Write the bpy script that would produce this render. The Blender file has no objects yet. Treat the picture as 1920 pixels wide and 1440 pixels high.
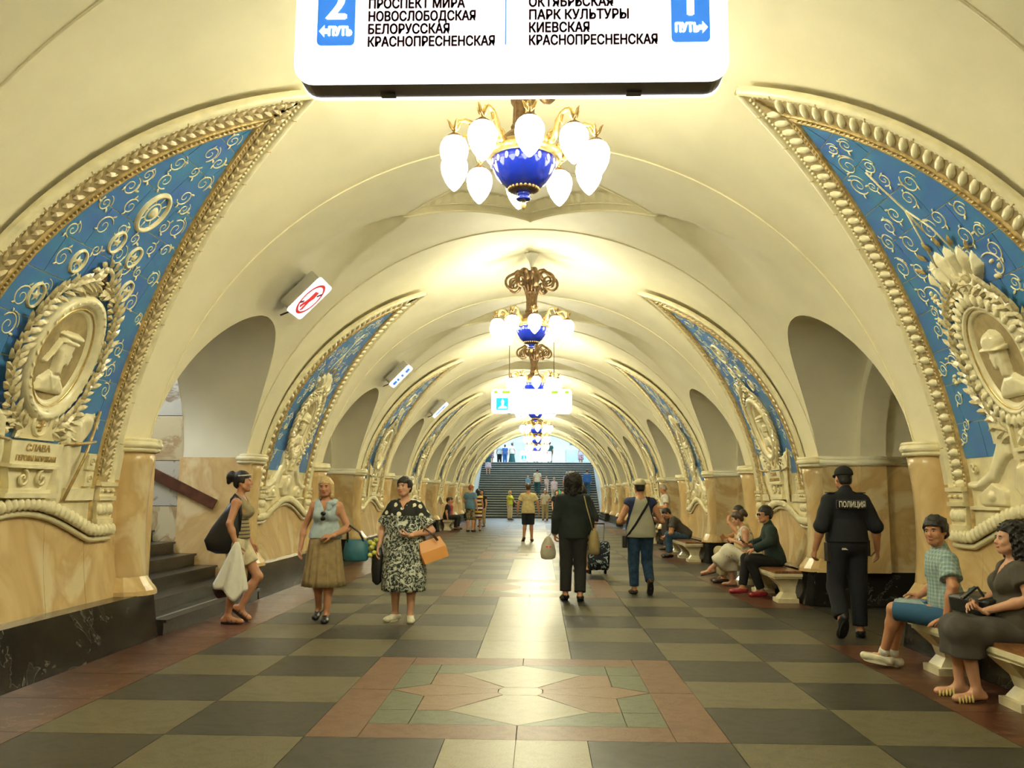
import bpy, math, random
import numpy as np
from mathutils import Matrix, Vector
random.seed(7); np.random.seed(7)
sc = bpy.context.scene
C = sc.collection
PI = math.pi

# ------------------------------------------------------------------ camera, world, exposure
F_PX, PITCH, YAW, ROLL, CAM = 1607.2, 0.1279, 0.0325, 0.0066, Vector((0.1408, 0.0, 1.5))
cd = bpy.data.cameras.new('camera')
cd.sensor_fit = 'HORIZONTAL'; cd.sensor_width = 36.0
cd.lens = F_PX / 1920 * 36.0
cd.clip_start = 0.05; cd.clip_end = 300
cam = bpy.data.objects.new('camera', cd); C.objects.link(cam)
cam.matrix_world = (Matrix.Translation(CAM) @ Matrix.Rotation(YAW, 4, 'Z')
                    @ Matrix.Rotation(PI/2 + PITCH, 4, 'X') @ Matrix.Rotation(ROLL, 4, 'Z'))
sc.camera = cam
sc.view_settings.view_transform = 'Standard'
sc.view_settings.look = 'None'
sc.view_settings.gamma = 1.0
sc.view_settings.use_curve_mapping = False
sc.view_settings.exposure = 1.72
w = bpy.data.worlds.new('world'); sc.world = w; w.use_nodes = True
w.node_tree.nodes['Background'].inputs[0].default_value = (0.05, 0.05, 0.05, 1)
w.node_tree.nodes['Background'].inputs[1].default_value = 0.0
try:
    sc.cycles.use_denoising = True
    sc.cycles.max_bounces = 6; sc.cycles.diffuse_bounces = 5; sc.cycles.glossy_bounces = 3; sc.cycles.sample_clamp_indirect = 6.0
    sc.cycles.use_adaptive_sampling = True; sc.cycles.adaptive_threshold = 0.1; sc.cycles.adaptive_min_samples = 12; sc.cycles.denoising_prefilter = 'FAST'; sc.cycles.denoising_quality = 'BALANCED'; sc.cycles.caustics_reflective = False; sc.cycles.caustics_refractive = False
    sc.cycles.use_light_tree = True
except Exception:
    pass
GLOBE_E, LAMP_W, SIGN_E, WSIGN_E = 2.6, 172, 0.5, 0.36
WARM = (1.0, 0.945, 0.61)
HALL_COOL = (0.62, 0.83, 1.0)

def area_light(name, loc, rot, sx, sy, power, col):
    l = bpy.data.lights.new(name, 'AREA'); l.shape = 'RECTANGLE'; l.size = sx; l.size_y = sy
    l.energy = power; l.color = col
    o = bpy.data.objects.new(name, l); C.objects.link(o); o.location = loc; o.rotation_euler = rot
    return o
# cool daylight tubes in the ceiling of the upper hall and over the stairs
area_light('upper_hall_light', (0, 71, 7.9), (0, 0, 0), 13, 12, 900, HALL_COOL)
area_light('stair_light', (0, 59.2, 6.95), (0, 0, 0), 5.5, 4, 110, HALL_COOL)

# ------------------------------------------------------------------ helpers
def link(o, parent=None):
    C.objects.link(o)
    if parent is not None: o.parent = parent
    return o
def tag(o, label=None, cat=None, group=None, kind=None):
    if label: o['label'] = label
    if cat: o['category'] = cat
    if group: o['group'] = group
    if kind: o['kind'] = kind
    return o
def empty(name, loc=(0, 0, 0), rz=0.0, parent=None):
    o = bpy.data.objects.new(name, None); o.empty_display_size = 0.1
    link(o, parent); o.location = loc; o.rotation_euler = (0, 0, rz)
    return o
def mesh_data(name, V, Fs, mat=None, smooth=False):
    me = bpy.data.meshes.new(name)
    V = np.asarray(V, dtype=float)
    if isinstance(Fs, np.ndarray):
        n, k = Fs.shape
        me.vertices.add(len(V)); me.vertices.foreach_set('co', V.ravel())
        me.loops.add(n*k); me.loops.foreach_set('vertex_index', Fs.ravel().astype(np.int32))
        me.polygons.add(n)
        me.polygons.foreach_set('loop_start', np.arange(0, n*k, k, dtype=np.int32))
        try: me.polygons.foreach_set('loop_total', np.full(n, k, dtype=np.int32))
        except Exception: pass
        me.update(calc_edges=True); me.validate()
    else:
        me.from_pydata([tuple(v) for v in V], [], [tuple(f) for f in Fs]); me.update()
    if smooth: me.shade_smooth()
    if mat is not None: me.materials.append(mat)
    return me
def obj(name, me, parent=None, loc=None, rot=None, kind=None):
    o = bpy.data.objects.new(name, me); link(o, parent)
    if loc is not None: o.location = loc
    if rot is not None: o.rotation_euler = rot
    if kind: o['kind'] = kind
    return o
def copy_tree(o, parent=None):
    c = o.copy(); C.objects.link(c); c.parent = parent
    for ch in list(o.children): copy_tree(ch, c)
    return c

class MB:
    """collects simple shapes into one mesh"""
    def __init__(s): s.V = []; s.F = []
    def add(s, V, F):
        b = len(s.V); s.V += [tuple(v) for v in V]; s.F += [tuple(i+b for i in f) for f in F]; return s
    def box(s, x0, x1, y0, y1, z0, z1, M=None):
        v = [(x, y, z) for z in (z0, z1) for y in (y0, y1) for x in (x0, x1)]
        if M is not None: v = [tuple(M @ Vector(p)) for p in v]
        return s.add(v, [(0,2,3,1),(4,5,7,6),(0,1,5,4),(2,6,7,3),(1,3,7,5),(0,4,6,2)])
    def rings(s, R, cap0=True, cap1=True, closed=True):
        n = len(R[0]); b = len(s.V)
        for r in R: s.V += [tuple(p) for p in r]
        for i in range(len(R)-1):
            for j in range(n if closed else n-1):
                k = (j+1) % n
                s.F.append((b+i*n+j, b+i*n+k, b+(i+1)*n+k, b+(i+1)*n+j))
        if cap0 and closed: s.F.append(tuple(b+j for j in range(n))[::-1])
        if cap1 and closed: s.F.append(tuple(b+(len(R)-1)*n+j for j in range(n)))
        return s
    def lathe(s, prof, n=24, c=(0, 0, 0), cap=True, sx=1.0, sy=1.0):
        R = [[(c[0]+r*sx*math.cos(2*PI*j/n), c[1]+r*sy*math.sin(2*PI*j/n), c[2]+z) for j in range(n)] for r, z in prof]
        return s.rings(R, cap, cap)
    def tube(s, pts, r, n=8, cap=True, flat=1.0, up=None):
        pts = [Vector(p) for p in pts]; R = []
        m = len(pts)
        nrm = None
        for i, p in enumerate(pts):
            t = (pts[min(i+1, m-1)] - pts[max(i-1, 0)])
            if t.length < 1e-9: t = Vector((0, 0, 1))
            t.normalize()
            if nrm is None:
                a = Vector(up) if up is not None else (Vector((0, 0, 1)) if abs(t.z) < .9 else Vector((1, 0, 0)))
                nrm = (a - t*a.dot(t)).normalized()
            else:
                nrm = nrm - t*nrm.dot(t)
                nrm = nrm.normalized() if nrm.length > 1e-6 else t.orthogonal().normalized()
            bi = t.cross(nrm)
            rr = r[i] if isinstance(r, (list, tuple)) else r
            R.append([p + nrm*(rr*flat*math.cos(2*PI*j/n)) + bi*(rr*math.sin(2*PI*j/n)) for j in range(n)])
        return s.rings(R, cap, cap)
    def ball(s, c, rx, ry=None, rz=None, n=10, m=6):
        ry = ry or rx; rz = rz or rx
        prof = [(math.sin(PI*i/m), -math.cos(PI*i/m)) for i in range(m+1)]
        R = [[(c[0]+rx*max(r, .02)*math.cos(2*PI*j/n), c[1]+ry*max(r, .02)*math.sin(2*PI*j/n), c[2]+rz*z) for j in range(n)] for r, z in prof]
        return s.rings(R)
    def map(s, f): s.V = [tuple(f(v)) for v in s.V]; return s
    def data(s, name, mat, smooth=False): return mesh_data(name, s.V, s.F, mat, smooth)
    def build(s, name, mat, parent=None, smooth=False, **k): return obj(name, s.data(name, mat, smooth), parent, **k)

def extrude_poly(pts, z0, z1):
    n = len(pts); mb = MB()
    mb.rings([[(x, y, z0) for x, y in pts], [(x, y, z1) for x, y in pts]])
    return mb

# ------------------------------------------------------------------ materials
MATS = {}
def srgb(c):
    return tuple((v/12.92 if v <= .04045 else ((v+.055)/1.055)**2.4) for v in [x/255 for x in c])
def mat(name, col, rough=.5, metal=0.0, noise=0.0, nscale=6.0, bump=0.0, bscale=60.0, col2=None, coat=0.0,
        emit=None, estr=0.0, spec=None, sss=0.0):
    if name in MATS: return MATS[name]
    m = bpy.data.materials.new(name); m.use_nodes = True; nt = m.node_tree; b = nt.nodes['Principled BSDF']
    b.inputs['Base Color'].default_value = (*col, 1); b.inputs['Roughness'].default_value = rough
    b.inputs['Metallic'].default_value = metal
    if coat: b.inputs['Coat Weight'].default_value = coat; b.inputs['Coat Roughness'].default_value = .08
    if spec is not None: b.inputs['Specular IOR Level'].default_value = spec
    if emit is not None:
        b.inputs['Emission Color'].default_value = (*emit, 1); b.inputs['Emission Strength'].default_value = estr; m.cycles.emission_sampling = 'NONE'
    tc = nt.nodes.new('ShaderNodeTexCoord')
    if noise > 0 or col2 is not None:
        n = nt.nodes.new('ShaderNodeTexNoise'); n.inputs['Scale'].default_value = nscale; n.inputs['Detail'].default_value = 5
        nt.links.new(tc.outputs['Object'], n.inputs['Vector'])
        r = nt.nodes.new('ShaderNodeValToRGB')
        c2 = col2 if col2 is not None else tuple(max(0, v*(1-noise)) for v in col)
        c1 = col if col2 is not None else tuple(min(1, v*(1+noise*.6)) for v in col)
        r.color_ramp.elements[0].position = .35; r.color_ramp.elements[1].position = .68
        r.color_ramp.elements[0].color = (*c2, 1); r.color_ramp.elements[1].color = (*c1, 1)
        nt.links.new(n.outputs['Fac'], r.inputs['Fac']); nt.links.new(r.outputs['Color'], b.inputs['Base Color'])
    if bump > 0:
        n2 = nt.nodes.new('ShaderNodeTexNoise'); n2.inputs['Scale'].default_value = bscale; n2.inputs['Detail'].default_value = 3
        nt.links.new(tc.outputs['Object'], n2.inputs['Vector'])
        bp = nt.nodes.new('ShaderNodeBump'); bp.inputs['Strength'].default_value = bump; bp.inputs['Distance'].default_value = .01
        nt.links.new(n2.outputs['Fac'], bp.inputs['Height']); nt.links.new(bp.outputs['Normal'], b.inputs['Normal'])
    MATS[name] = m; return m
def marble(name, base, vein, rough=.22, scale=1.6, vpos=.5, vwidth=.06, cloud=None, coord='Object', fleck=None):
    m = bpy.data.materials.new(name); m.use_nodes = True; nt = m.node_tree; b = nt.nodes['Principled BSDF']
    b.inputs['Roughness'].default_value = rough
    tc = nt.nodes.new('ShaderNodeTexCoord')
    mp = nt.nodes.new('ShaderNodeMapping'); mp.inputs['Rotation'].default_value = (.5, .3, .8)
    nt.links.new(tc.outputs[coord], mp.inputs['Vector'])
    n = nt.nodes.new('ShaderNodeTexNoise'); n.inputs['Scale'].default_value = scale; n.inputs['Detail'].default_value = 4
    n.inputs['Roughness'].default_value = .62; n.inputs['Distortion'].default_value = 1.4
    nt.links.new(mp.outputs['Vector'], n.inputs['Vector'])
    r = nt.nodes.new('ShaderNodeValToRGB'); e = r.color_ramp.elements
    e[0].position = 0; e[0].color = (*base, 1); e[1].position = 1; e[1].color = (*(cloud or base), 1)
    for p_, c_ in ((vpos-vwidth, base), (vpos, vein), (vpos+vwidth*.6, cloud or base)):
        k = e.new(p_); k.color = (*c_, 1)
    nt.links.new(n.outputs['Fac'], r.inputs['Fac'])
    out = r.outputs['Color']
    if fleck:
        n2 = nt.nodes.new('ShaderNodeTexNoise'); n2.inputs['Scale'].default_value = 90; n2.inputs['Detail'].default_value = 2
        nt.links.new(tc.outputs[coord], n2.inputs['Vector'])
        mx = nt.nodes.new('ShaderNodeMixRGB'); mx.blend_type = 'MULTIPLY'; mx.inputs[0].default_value = fleck
        rr = nt.nodes.new('ShaderNodeValToRGB'); rr.color_ramp.elements[0].position = .35; rr.color_ramp.elements[1].position = .62
        rr.color_ramp.elements[0].color = (.45, .45, .45, 1)
        nt.links.new(n2.outputs['Fac'], rr.inputs['Fac'])
        nt.links.new(out, mx.inputs[1]); nt.links.new(rr.outputs['Color'], mx.inputs[2]); out = mx.outputs['Color']
    nt.links.new(out, b.inputs['Base Color'])
    MATS[name] = m; return m

PLASTER = mat('plaster', (.86, .80, .575), .55, noise=.07, nscale=.9, bump=.05, bscale=14)
PLASTER_W = mat('plaster_white', (.80, .77, .62), .6, noise=.05, nscale=1.2)
MAJ = mat('majolica_cream', (.80, .71, .45), .4, noise=.16, nscale=5, bump=.25, bscale=28, coat=.12)
MAJ_L = mat('majolica_light', (.83, .76, .51), .36, noise=.12, nscale=7, coat=.15)
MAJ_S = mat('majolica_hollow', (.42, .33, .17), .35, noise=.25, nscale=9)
MAJ_D = mat('majolica_gold', (.55, .40, .17), .32, metal=.25, noise=.35, nscale=14, bump=.4, bscale=40)
MAJ_T = mat('majolica_tan', (.66, .54, .31), .38, noise=.2, nscale=11, coat=.12)
BLUE = mat('majolica_blue', (.075, .20, .58), .28, col2=(.075, .265, .53), nscale=3.2, coat=.35, bump=.1, bscale=12)
M_YEL = marble('marble_yellow', (.71, .535, .28), (.58, .40, .18), .26, .8, .5, .16, cloud=(.72, .59, .36))
M_GREY = marble('marble_grey', (.52, .45, .29), (.36, .25, .13), .22, 1.1, .57, .08, cloud=(.56, .50, .34))
M_BLK = marble('marble_black', (.018, .017, .016), (.20, .19, .17), .18, 1.6, .60, .008, cloud=(.03, .028, .025))
M_RED = marble('marble_red', (.085, .028, .015), (.20, .13, .10), .33, 2.4, .56, .02, cloud=(.13, .045, .028))
M_STEP = marble('step_granite', (.03, .026, .021), (.055, .048, .04), .3, 6, .5, .1, fleck=.5)
T_DARK = marble('tile_dark', (.026, .026, .021), (.045, .044, .036), .42, 3, .5, .14, fleck=.55)
T_OLIVE = marble('tile_olive', (.105, .095, .052), (.135, .122, .072), .42, 3, .5, .14, fleck=.55)
T_LIGHT = marble('tile_light', (.25, .225, .14), (.28, .255, .17), .40, 3, .5, .14, fleck=.4)
T_PINK = marble('tile_pink', (.20, .118, .066), (.24, .15, .09), .42, 4, .5, .14, fleck=.55)
T_RED = marble('tile_red', (.145, .070, .038), (.18, .10, .06), .42, 4, .5, .14, fleck=.55)
T_GREEN = marble('tile_green', (.095, .112, .066), (.125, .14, .09), .42, 4, .5, .14, fleck=.45)
GROUT = mat('grout', (.035, .032, .028), .7)
BRASS = mat('brass', (.80, .55, .22), .32, metal=.85, noise=.25, nscale=20)
BRONZE = mat('bronze', (.20, .12, .055), .42, metal=.55, noise=.35, nscale=25, bump=.3, bscale=60)
COBALT = mat('cobalt_glass', (.02, .05, .55), .08, coat=.8)
WHITE_P = mat('white_paint', (.8, .8, .78), .4)
DARK_METAL = mat('dark_metal', (.10, .09, .08), .4, metal=.5)
STEEL = mat('steel', (.55, .55, .53), .3, metal=.9)
# ------------------------------------------------------------------ hall dimensions
R, ZC, PP, Y0, L = 4.17, 1.21, 7.4, 7.0, 2.15
HP = PP/2 - L                       # half width of a passage
ZS, RISE = 2.0, 1.72                # springing and rise of the passage arches
TH_S = math.acos((ZS-ZC)/R)
TH_F = math.acos(-ZC/R)
TH_AP = math.radians(26.3)          # apex of the majolica panels
TH_B = math.acos((1.12-ZC)/R)       # foot of the panels
S_TOT = R*(TH_B-TH_AP); S_V = R*(TH_B-TH_S)
KS = list(range(-1, 7))             # bays; 0 is the first pylon in view
YEND = Y0 + 6*PP + L + .25
def w_panel(s):
    if s <= S_V: return 1.45
    q = (s-S_V)/(S_TOT-S_V)
    return max(0.0, 1.45*(1-q*q))
def sstep(a, b, x):
    t = min(1, max(0, (x-a)/(b-a))); return t*t*(3-2*t)
def delta(th, y):
    """how far the vault lies outside the base barrel; th from the crown, y from the pylon centre"""
    a = abs(th); yp = abs(y)
    if yp <= L:
        wp = w_panel(R*(TH_B-a)) if a > TH_AP else 0.0
        q = min(1, max(0, (yp-wp)/(L-wp)))
        if a <= TH_AP: A = .06 + .22*(1-a/TH_AP)**1.2
        else: A = .06*(1-sstep(TH_AP, TH_S, a)) + .012
        st = 0
        return A*(1-q)**.85 + st
    v = PP/2 - yp
    m = (v/1.2)**.85 + (a/math.radians(24))**.85
    d = .10*(1-sstep(.80, .86, m)) + .07*(1-sstep(.93, .99, m))
    if a > math.radians(22):
        wl = .06 + 1.25*(a-math.radians(22))/(math.radians(56)-math.radians(22))
        dl = .13*(1-sstep(math.radians(27), math.radians(58), a))*sstep(math.radians(22), math.radians(25), a)
        d = max(d, dl*max(0, 1-(v/wl))**.8)
    return d
def vp(th, y, off=0.0, yy=None):
    r = R + delta(th, y) - off
    return (r*math.sin(th), y if yy is None else yy, ZC + r*math.cos(th))

def grid(mb, rows):
    n = len(rows[0]); b = len(mb.V)
    for r in rows: mb.V += r
    for i in range(len(rows)-1):
        for j in range(n-1):
            mb.F.append((b+i*n+j, b+(i+1)*n+j, b+(i+1)*n+j+1, b+i*n+j+1))

# vault over a pylon
mb = MB(); NT = 150
ys = [L*(-1 + 2*i/56) for i in range(57)]
grid(mb, [[vp(TH_S*(-1+2*j/NT), y) for j in range(NT+1)] for y in ys])
VAULT_P = mb.data('ceiling', PLASTER, True)
# vault over a passage (local origin at the pylon centre, passage centre at +PP/2)
mb = MB(); NT = 220; NPH = 76; rows = []
for i in range(NPH+1):
    ph = PI*(1-i/NPH); yv = HP*math.cos(ph); z = ZS + RISE*math.sin(ph)
    y = PP/2 + yv; tho = math.acos((z-ZC)/R)
    rows.append([vp(tho*(-1+2*j/NT), PP/2 - abs(yv), yy=y) for j in range(NT+1)])
grid(mb, rows)
VAULT_G = mb.data('ceiling', PLASTER, True)
for me in (VAULT_P, VAULT_G):
    try: me.set_sharp_from_angle(angle=math.radians(32))
    except Exception: pass
# moulding strips round the coffer over a passage
def coffer_pts(m, n=26):
    out = []
    for sx, sy in ((1, 1), (-1, 1), (-1, -1), (1, -1)):
        seg = []
        for i in range(n+1):
            t = i/n; a = math.radians(24)*(m*t)**(1/.85); v = 1.2*(m*(1-t))**(1/.85)
            seg.append((sx*a, sy*v))
        out.append(seg)
    return out
mb = MB()
for m, rr in ((1.0, .016), (.905, .013)):
    for seg in coffer_pts(m):
        mb.tube([vp(th, PP/2-abs(v), .0, PP/2+v) for th, v in seg], rr, 6)
COFFER = mb.data('coffer_moulding', PLASTER, True)
mb = MB()
for sy in (-1, 1): mb.tube([vp(TH_S*(-1+2*j/90), sy*L, .004) for j in range(91)], .011, 6)
ARRIS = mb.data('arris', PLASTER, True)
for k in KS:
    yc = Y0 + k*PP
    o = obj('ceiling', VAULT_P, loc=(0, yc, 0), kind='structure'); obj('arris', ARRIS, o)
    o = obj('ceiling', VAULT_G, loc=(0, yc, 0), kind='structure') if k < 6 else None
    if o: obj('coffer_moulding', COFFER, o)
# the passage before the first bay and the closing walls of the hall
o = obj('ceiling', VAULT_G, loc=(0, Y0+(-2)*PP, 0), kind='structure')

# ------------------------------------------------------------------ passage tunnels
def arch_outline(n=28, hw=HP, rise=RISE, zs=ZS):
    pts = [(-hw, 0.0), (-hw, zs*.5)]
    pts += [(-hw*math.cos(PI*i/n), zs + rise*math.sin(PI*i/n)) for i in range(n+1)]
    return pts + [(hw, zs*.5), (hw, 0.0)]
def xs(z):
    return math.sqrt(max(0.1, R*R-(z-ZC)**2))
XIN, XOUT = 4.6, 6.2
def make_passage():
    root = empty('wall_passage'); root['kind'] = 'structure'
    out = arch_outline()
    mb = MB(); grid(mb, [[(xs(z), y, z) for y, z in out[2:-2]], [(XIN, y, z) for y, z in out[2:-2]]])
    mb.build('tunnel_vault', PLASTER_W, root, True)
    ar = arch_outline(hw=HP-.16, rise=RISE-.16)
    mb = MB(); grid(mb, [[(XIN, y, z) for y, z in out[2:-2]], [(XIN, y, z) for y, z in ar[2:-2]], [(XIN+.35, y, z) for y, z in ar[2:-2]],
                         [(XIN+.35, y, z) for y, z in out[2:-2]], [(XOUT, y, z) for y, z in out[2:-2]]])
    mb.build('inner_arch', PLASTER_W, root)
    mb = MB()
    for sy in (-1, 1):
        y0, y1 = sorted((sy*HP, sy*(HP+.2)))
        mb.box(xs(1.2)-.05, XOUT+.2, y0, y1, .46, ZS)
        ya, yb = sorted((sy*(HP-.16), sy*HP))
        mb.box(XIN, XIN+.35, ya, yb, .46, ZS)
    mb.build('jamb', M_YEL, root)
    mb = MB()
    for sy in (-1, 1):
        y0, y1 = sorted((sy*(HP-.04), sy*(HP+.2))); mb.box(3.95, XOUT+.2, y0, y1, 0, .46)
    mb.build('jamb_plinth', M_BLK, root)
    mb = MB()
    for sy in (-1, 1):
        for zc, rr in ((ZS-.03, .05), (ZS+.03, .03)):
            mb.tube([(xs(2.0)-.02, sy*(HP-.01), zc), (XIN, sy*(HP-.01), zc), (XIN, sy*(HP-.17), zc), (XIN+.35, sy*(HP-.17), zc), (XIN+.35, sy*(HP-.01), zc), (XOUT, sy*(HP-.01), zc)], rr, 8)
    mb.tube([(XOUT-.02, -HP, ZS-.03), (XOUT-.02, HP, ZS-.03)], .05, 8)
    mb.build('impost_moulding', PLASTER_W, root, True)
    # back wall: plaster above, slabs, black base
    mb = MB(); mb.box(XOUT, XOUT+.1, -HP-.1, HP+.1, ZS, ZS+RISE+.2); mb.build('wall_back', PLASTER_W, root)
    mb = MB(); mb.box(XOUT, XOUT+.1, -HP-.1, HP+.1, 0, .46); mb.build('wall_base', M_BLK, root)
    me = {}
    for z0, z1 in ((.46, 1.15), (1.15, ZS)):
        for i in range(3):
            w_ = 2*HP/3
            m2 = MB().box(XOUT-.02, XOUT+.06, -HP+i*w_+.004, -HP+(i+1)*w_-.004, z0+.003, z1-.003)
            m2.build('slab', M_GREY if (i+int(z0*2)) % 2 else M_YEL, root)
    return root
pas = make_passage()
first = True
for k in range(-2, 6):
    yc = Y0 + k*PP + PP/2
    for side in (1, -1):
        if side == -1 and k == 0: continue
        if first: r = pas; first = False
        else: r = copy_tree(pas)
        r.location = (0, yc, 0); r.rotation_euler = (0, 0, 0 if side == 1 else PI)
        r.name = 'wall_passage'

# the first passage on the left: a flight of steps between slab walls
yc = Y0 + PP/2
st = empty('wall_passage', (0, yc, 0)); st['kind'] = 'structure'
out = arch_outline()
mb = MB(); grid(mb, [[(-xs(z), y, z) for y, z in out[2:-2]], [(-5.0, y, z) for y, z in out[2:-2]]])
mb.build('tunnel_vault', PLASTER_W, st, True)
mb = MB(); mb.box(-5.05, -5.0, -HP-.3, HP+.3, ZS+RISE+.0, 5.2)
for i in range(14):
    a0, a1 = PI*i/14, PI*(i+1)/14
    for a, b_ in ((a0, a1),):
        y0, z0 = -HP*math.cos(a), ZS+RISE*math.sin(a); y1, z1 = -HP*math.cos(b_), ZS+RISE*math.sin(b_)
        mb.add([(-5.0, y0, z0), (-5.0, y1, z1), (-5.0, y1, ZS+RISE+.01), (-5.0, y0, ZS+RISE+.01)], [(0, 1, 2, 3)])
mb.box(-8.6, -5.0, -HP-.3, HP+.6, 5.2, 5.3)
mb.build('stair_ceiling', PLASTER_W, st)
mb = MB(); mb.box(-4.9, -4.0, -HP-.2, -HP, .4, ZS); mb.box(-5.05, -4.0, HP, HP+.2, .0, ZS)
mb.build('jamb', M_YEL, st)
def slab_wall(parent, x0, x1, y, t, z0, z1, nx, nz, mats, axis='x'):
    for i in range(nx):
        for j in range(nz):
            a, b_ = x0+(x1-x0)*i/nx+.004, x0+(x1-x0)*(i+1)/nx-.004
            c, d = z0+(z1-z0)*j/nz+.004, z0+(z1-z0)*(j+1)/nz-.004
            m_ = mats[(i*2+j*3) % len(mats)]
            if axis == 'x': MB().box(a, b_, y, y+t, c, d).build('slab', m_, parent)
            else: MB().box(y, y+t, a, b_, c, d).build('slab', m_, parent)
M_GREY2 = marble('marble_greyblue', (.44, .43, .38), (.22, .17, .12), .25, 1.5, .57, .05, cloud=(.50, .48, .41))
slab_wall(st, -8.6, -4.95, HP+.01, .1, 0, 5.2, 4, 8, [M_GREY2, M_GREY, M_GREY2, M_GREY])
slab_wall(st, -8.6, -5.0, -HP-.3, .1, 0, 5.2, 4, 7, [M_GREY2, M_GREY, M_GREY])
slab_wall(st, -HP-.3, HP+.3, -8.7, .1, 0, 5.2, 4, 7, [M_GREY2, M_GREY, M_GREY], axis='y')
stw = empty('staircase', (0, yc, 0)); tag(stw, 'short dark granite staircase rising through the left archway', 'staircase')
for i in range(13):
    x = -3.82 - .31*i
    MB().box(-8.6, x, -HP+.02, HP-.02, .16*i, .16*(i+1)-.03).build('step', M_STEP, stw)
    m2 = MB().box(x-.31, x+.03, -HP+.02, HP-.02, .16*(i+1)-.03, .16*(i+1)); m2.build('tread', M_STEP, stw)
MB().box(-3.97, -3.93, -HP+.03, HP-.03, .16, .163).build('tread_strip', STEEL, stw)
WOOD = mat('dark_wood', (.10, .035, .018), .35, noise=.4, nscale=9)
hr = empty('handrail', (0, yc, 0)); tag(hr, 'dark brown wooden handrail fixed to the wall of the left staircase', 'handrail')
M_ = Matrix.Translation((-5.2, HP+.02, 1.66)) @ Matrix.Rotation(math.radians(25.5), 4, 'Y')
MB().box(-1.9, .78, -.06, .05, -.075, .075, M_).build('rail', WOOD, hr)
for dx in (-1.5, -.4, .5): MB().box(dx-.03, dx+.03, .0, .14, -.03, .03, M_).build('bracket', DARK_METAL, hr)
area_light('stairwell_fill', (-6.6, yc, 5.1), (0, 0, 0), 1.6, 1.6, 60, (.86, .93, 1.0))  # unseen cool fill light added to brighten the stair room, no fixture there

# ------------------------------------------------------------------ pylons
def prof(z, off=0): return R_at(z, off)
def arc_x(z, off): return math.sqrt((R-off)**2-(z-ZC)**2)
def curved_patch(w0, w1, z0, z1, off, thick, nz=8, nw=2):
    """a slab that follows the wall curve, on the -x side"""
    mb = MB()
    zs_ = [z0+(z1-z0)*i/nz for i in range(nz+1)]
    R_ = []
    for z in zs_:
        a, b_ = arc_x(z, off), arc_x(z, off+thick)
        R_.append([(-a, w0, z), (-b_, w0, z), (-b_, w1, z), (-a, w1, z)])
    mb.rings(R_)
    return mb
def d_column(y, z0, z1, ry, rx, n=14, nz=10, off=.0):
    R_ = []
    for i in range(nz+1):
        z = z0+(z1-z0)*i/nz; x = arc_x(z, off)
        R_.append([(-x+rx*math.cos(2*PI*j/n), y+ry*math.sin(2*PI*j/n), z) for j in range(n)])
    return R_
def make_pylon():
    root = empty('wall_left'); root['kind'] = 'structure'
    mb = MB(); nz = 12
    for sgn in (1,):
        grid(mb, [[(-arc_x(2.02*j/nz, 0), y, 2.02*j/nz) for j in range(nz+1)] for y in (-L, L)])
    mb.build('wall_face', PLASTER, root, True)
    cuts = [-1.72, -1.02, -.25, .42, 1.08, 1.72]
    for a, b_ in zip(cuts, cuts[1:]):
        curved_patch(a+.003, b_-.003, .45, 1.62, .0, .010).build('slab', M_YEL, root, False)
    cuts = [-2.17, -1.25, -.3, .7, 1.5, 2.17]
    for i, (a, b_) in enumerate(zip(cuts, cuts[1:])):
        m2 = MB()
        c0, c1 = (.10 if i == 0 else 0), (.10 if i == 4 else 0)
        m2.rings([[(-4.3, a, 0), (-3.83, a+c0, 0), (-3.83, b_-c1, 0), (-4.3, b_, 0)], [(-4.3, a, .46), (-3.9, a+c0, .46), (-3.9, b_-c1, .46), (-4.3, b_, .46)]])
        m2.build('plinth_block', M_BLK, root)
    for sy in (-1, 1):
        col = MB().rings(d_column(sy*1.91, .55, 1.93, .235, .2)).build('column', M_YEL, root, True)
        m2 = MB()
        for z0, z1, e0, e1 in ((.455, .50, .08, .08), (.50, .545, .08, .055), (.545, .64, .05, .0)):
            x0, x1 = arc_x(z0, 0), arc_x(z1, 0); n = 16
            m2.rings([[(-x0+(.2+e0)*math.cos(2*PI*j/n), sy*1.91+(.235+e0)*math.sin(2*PI*j/n), z0) for j in range(n)],
                      [(-x1+(.2+e1)*math.cos(2*PI*j/n), sy*1.91+(.235+e1)*math.sin(2*PI*j/n), z1) for j in range(n)]])
        m2.build('column_base', M_YEL, col, False)
        m2 = MB()
        for zc_, rr in ((1.935, .03), (1.985, .045), (2.03, .025)):
            x = arc_x(zc_, 0); n = 24
            pts = [(-x+.21*math.cos(2*PI*j/n), sy*1.91+.245*math.sin(2*PI*j/n), zc_) for j in range(n+1)]
            m2.tube(pts, rr, 8)
        m2.build('capital', MAJ_L, col, True)
    return root
pyl = make_pylon(); first = True
for k in KS:
    for side in (-1, 1):
        r = pyl if first else copy_tree(pyl); first = False
        r.location = (0, Y0+k*PP, 0); r.rotation_euler = (0, 0, 0 if side == -1 else PI)
        r.name = 'wall_left' if side == -1 else 'wall_right'

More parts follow.
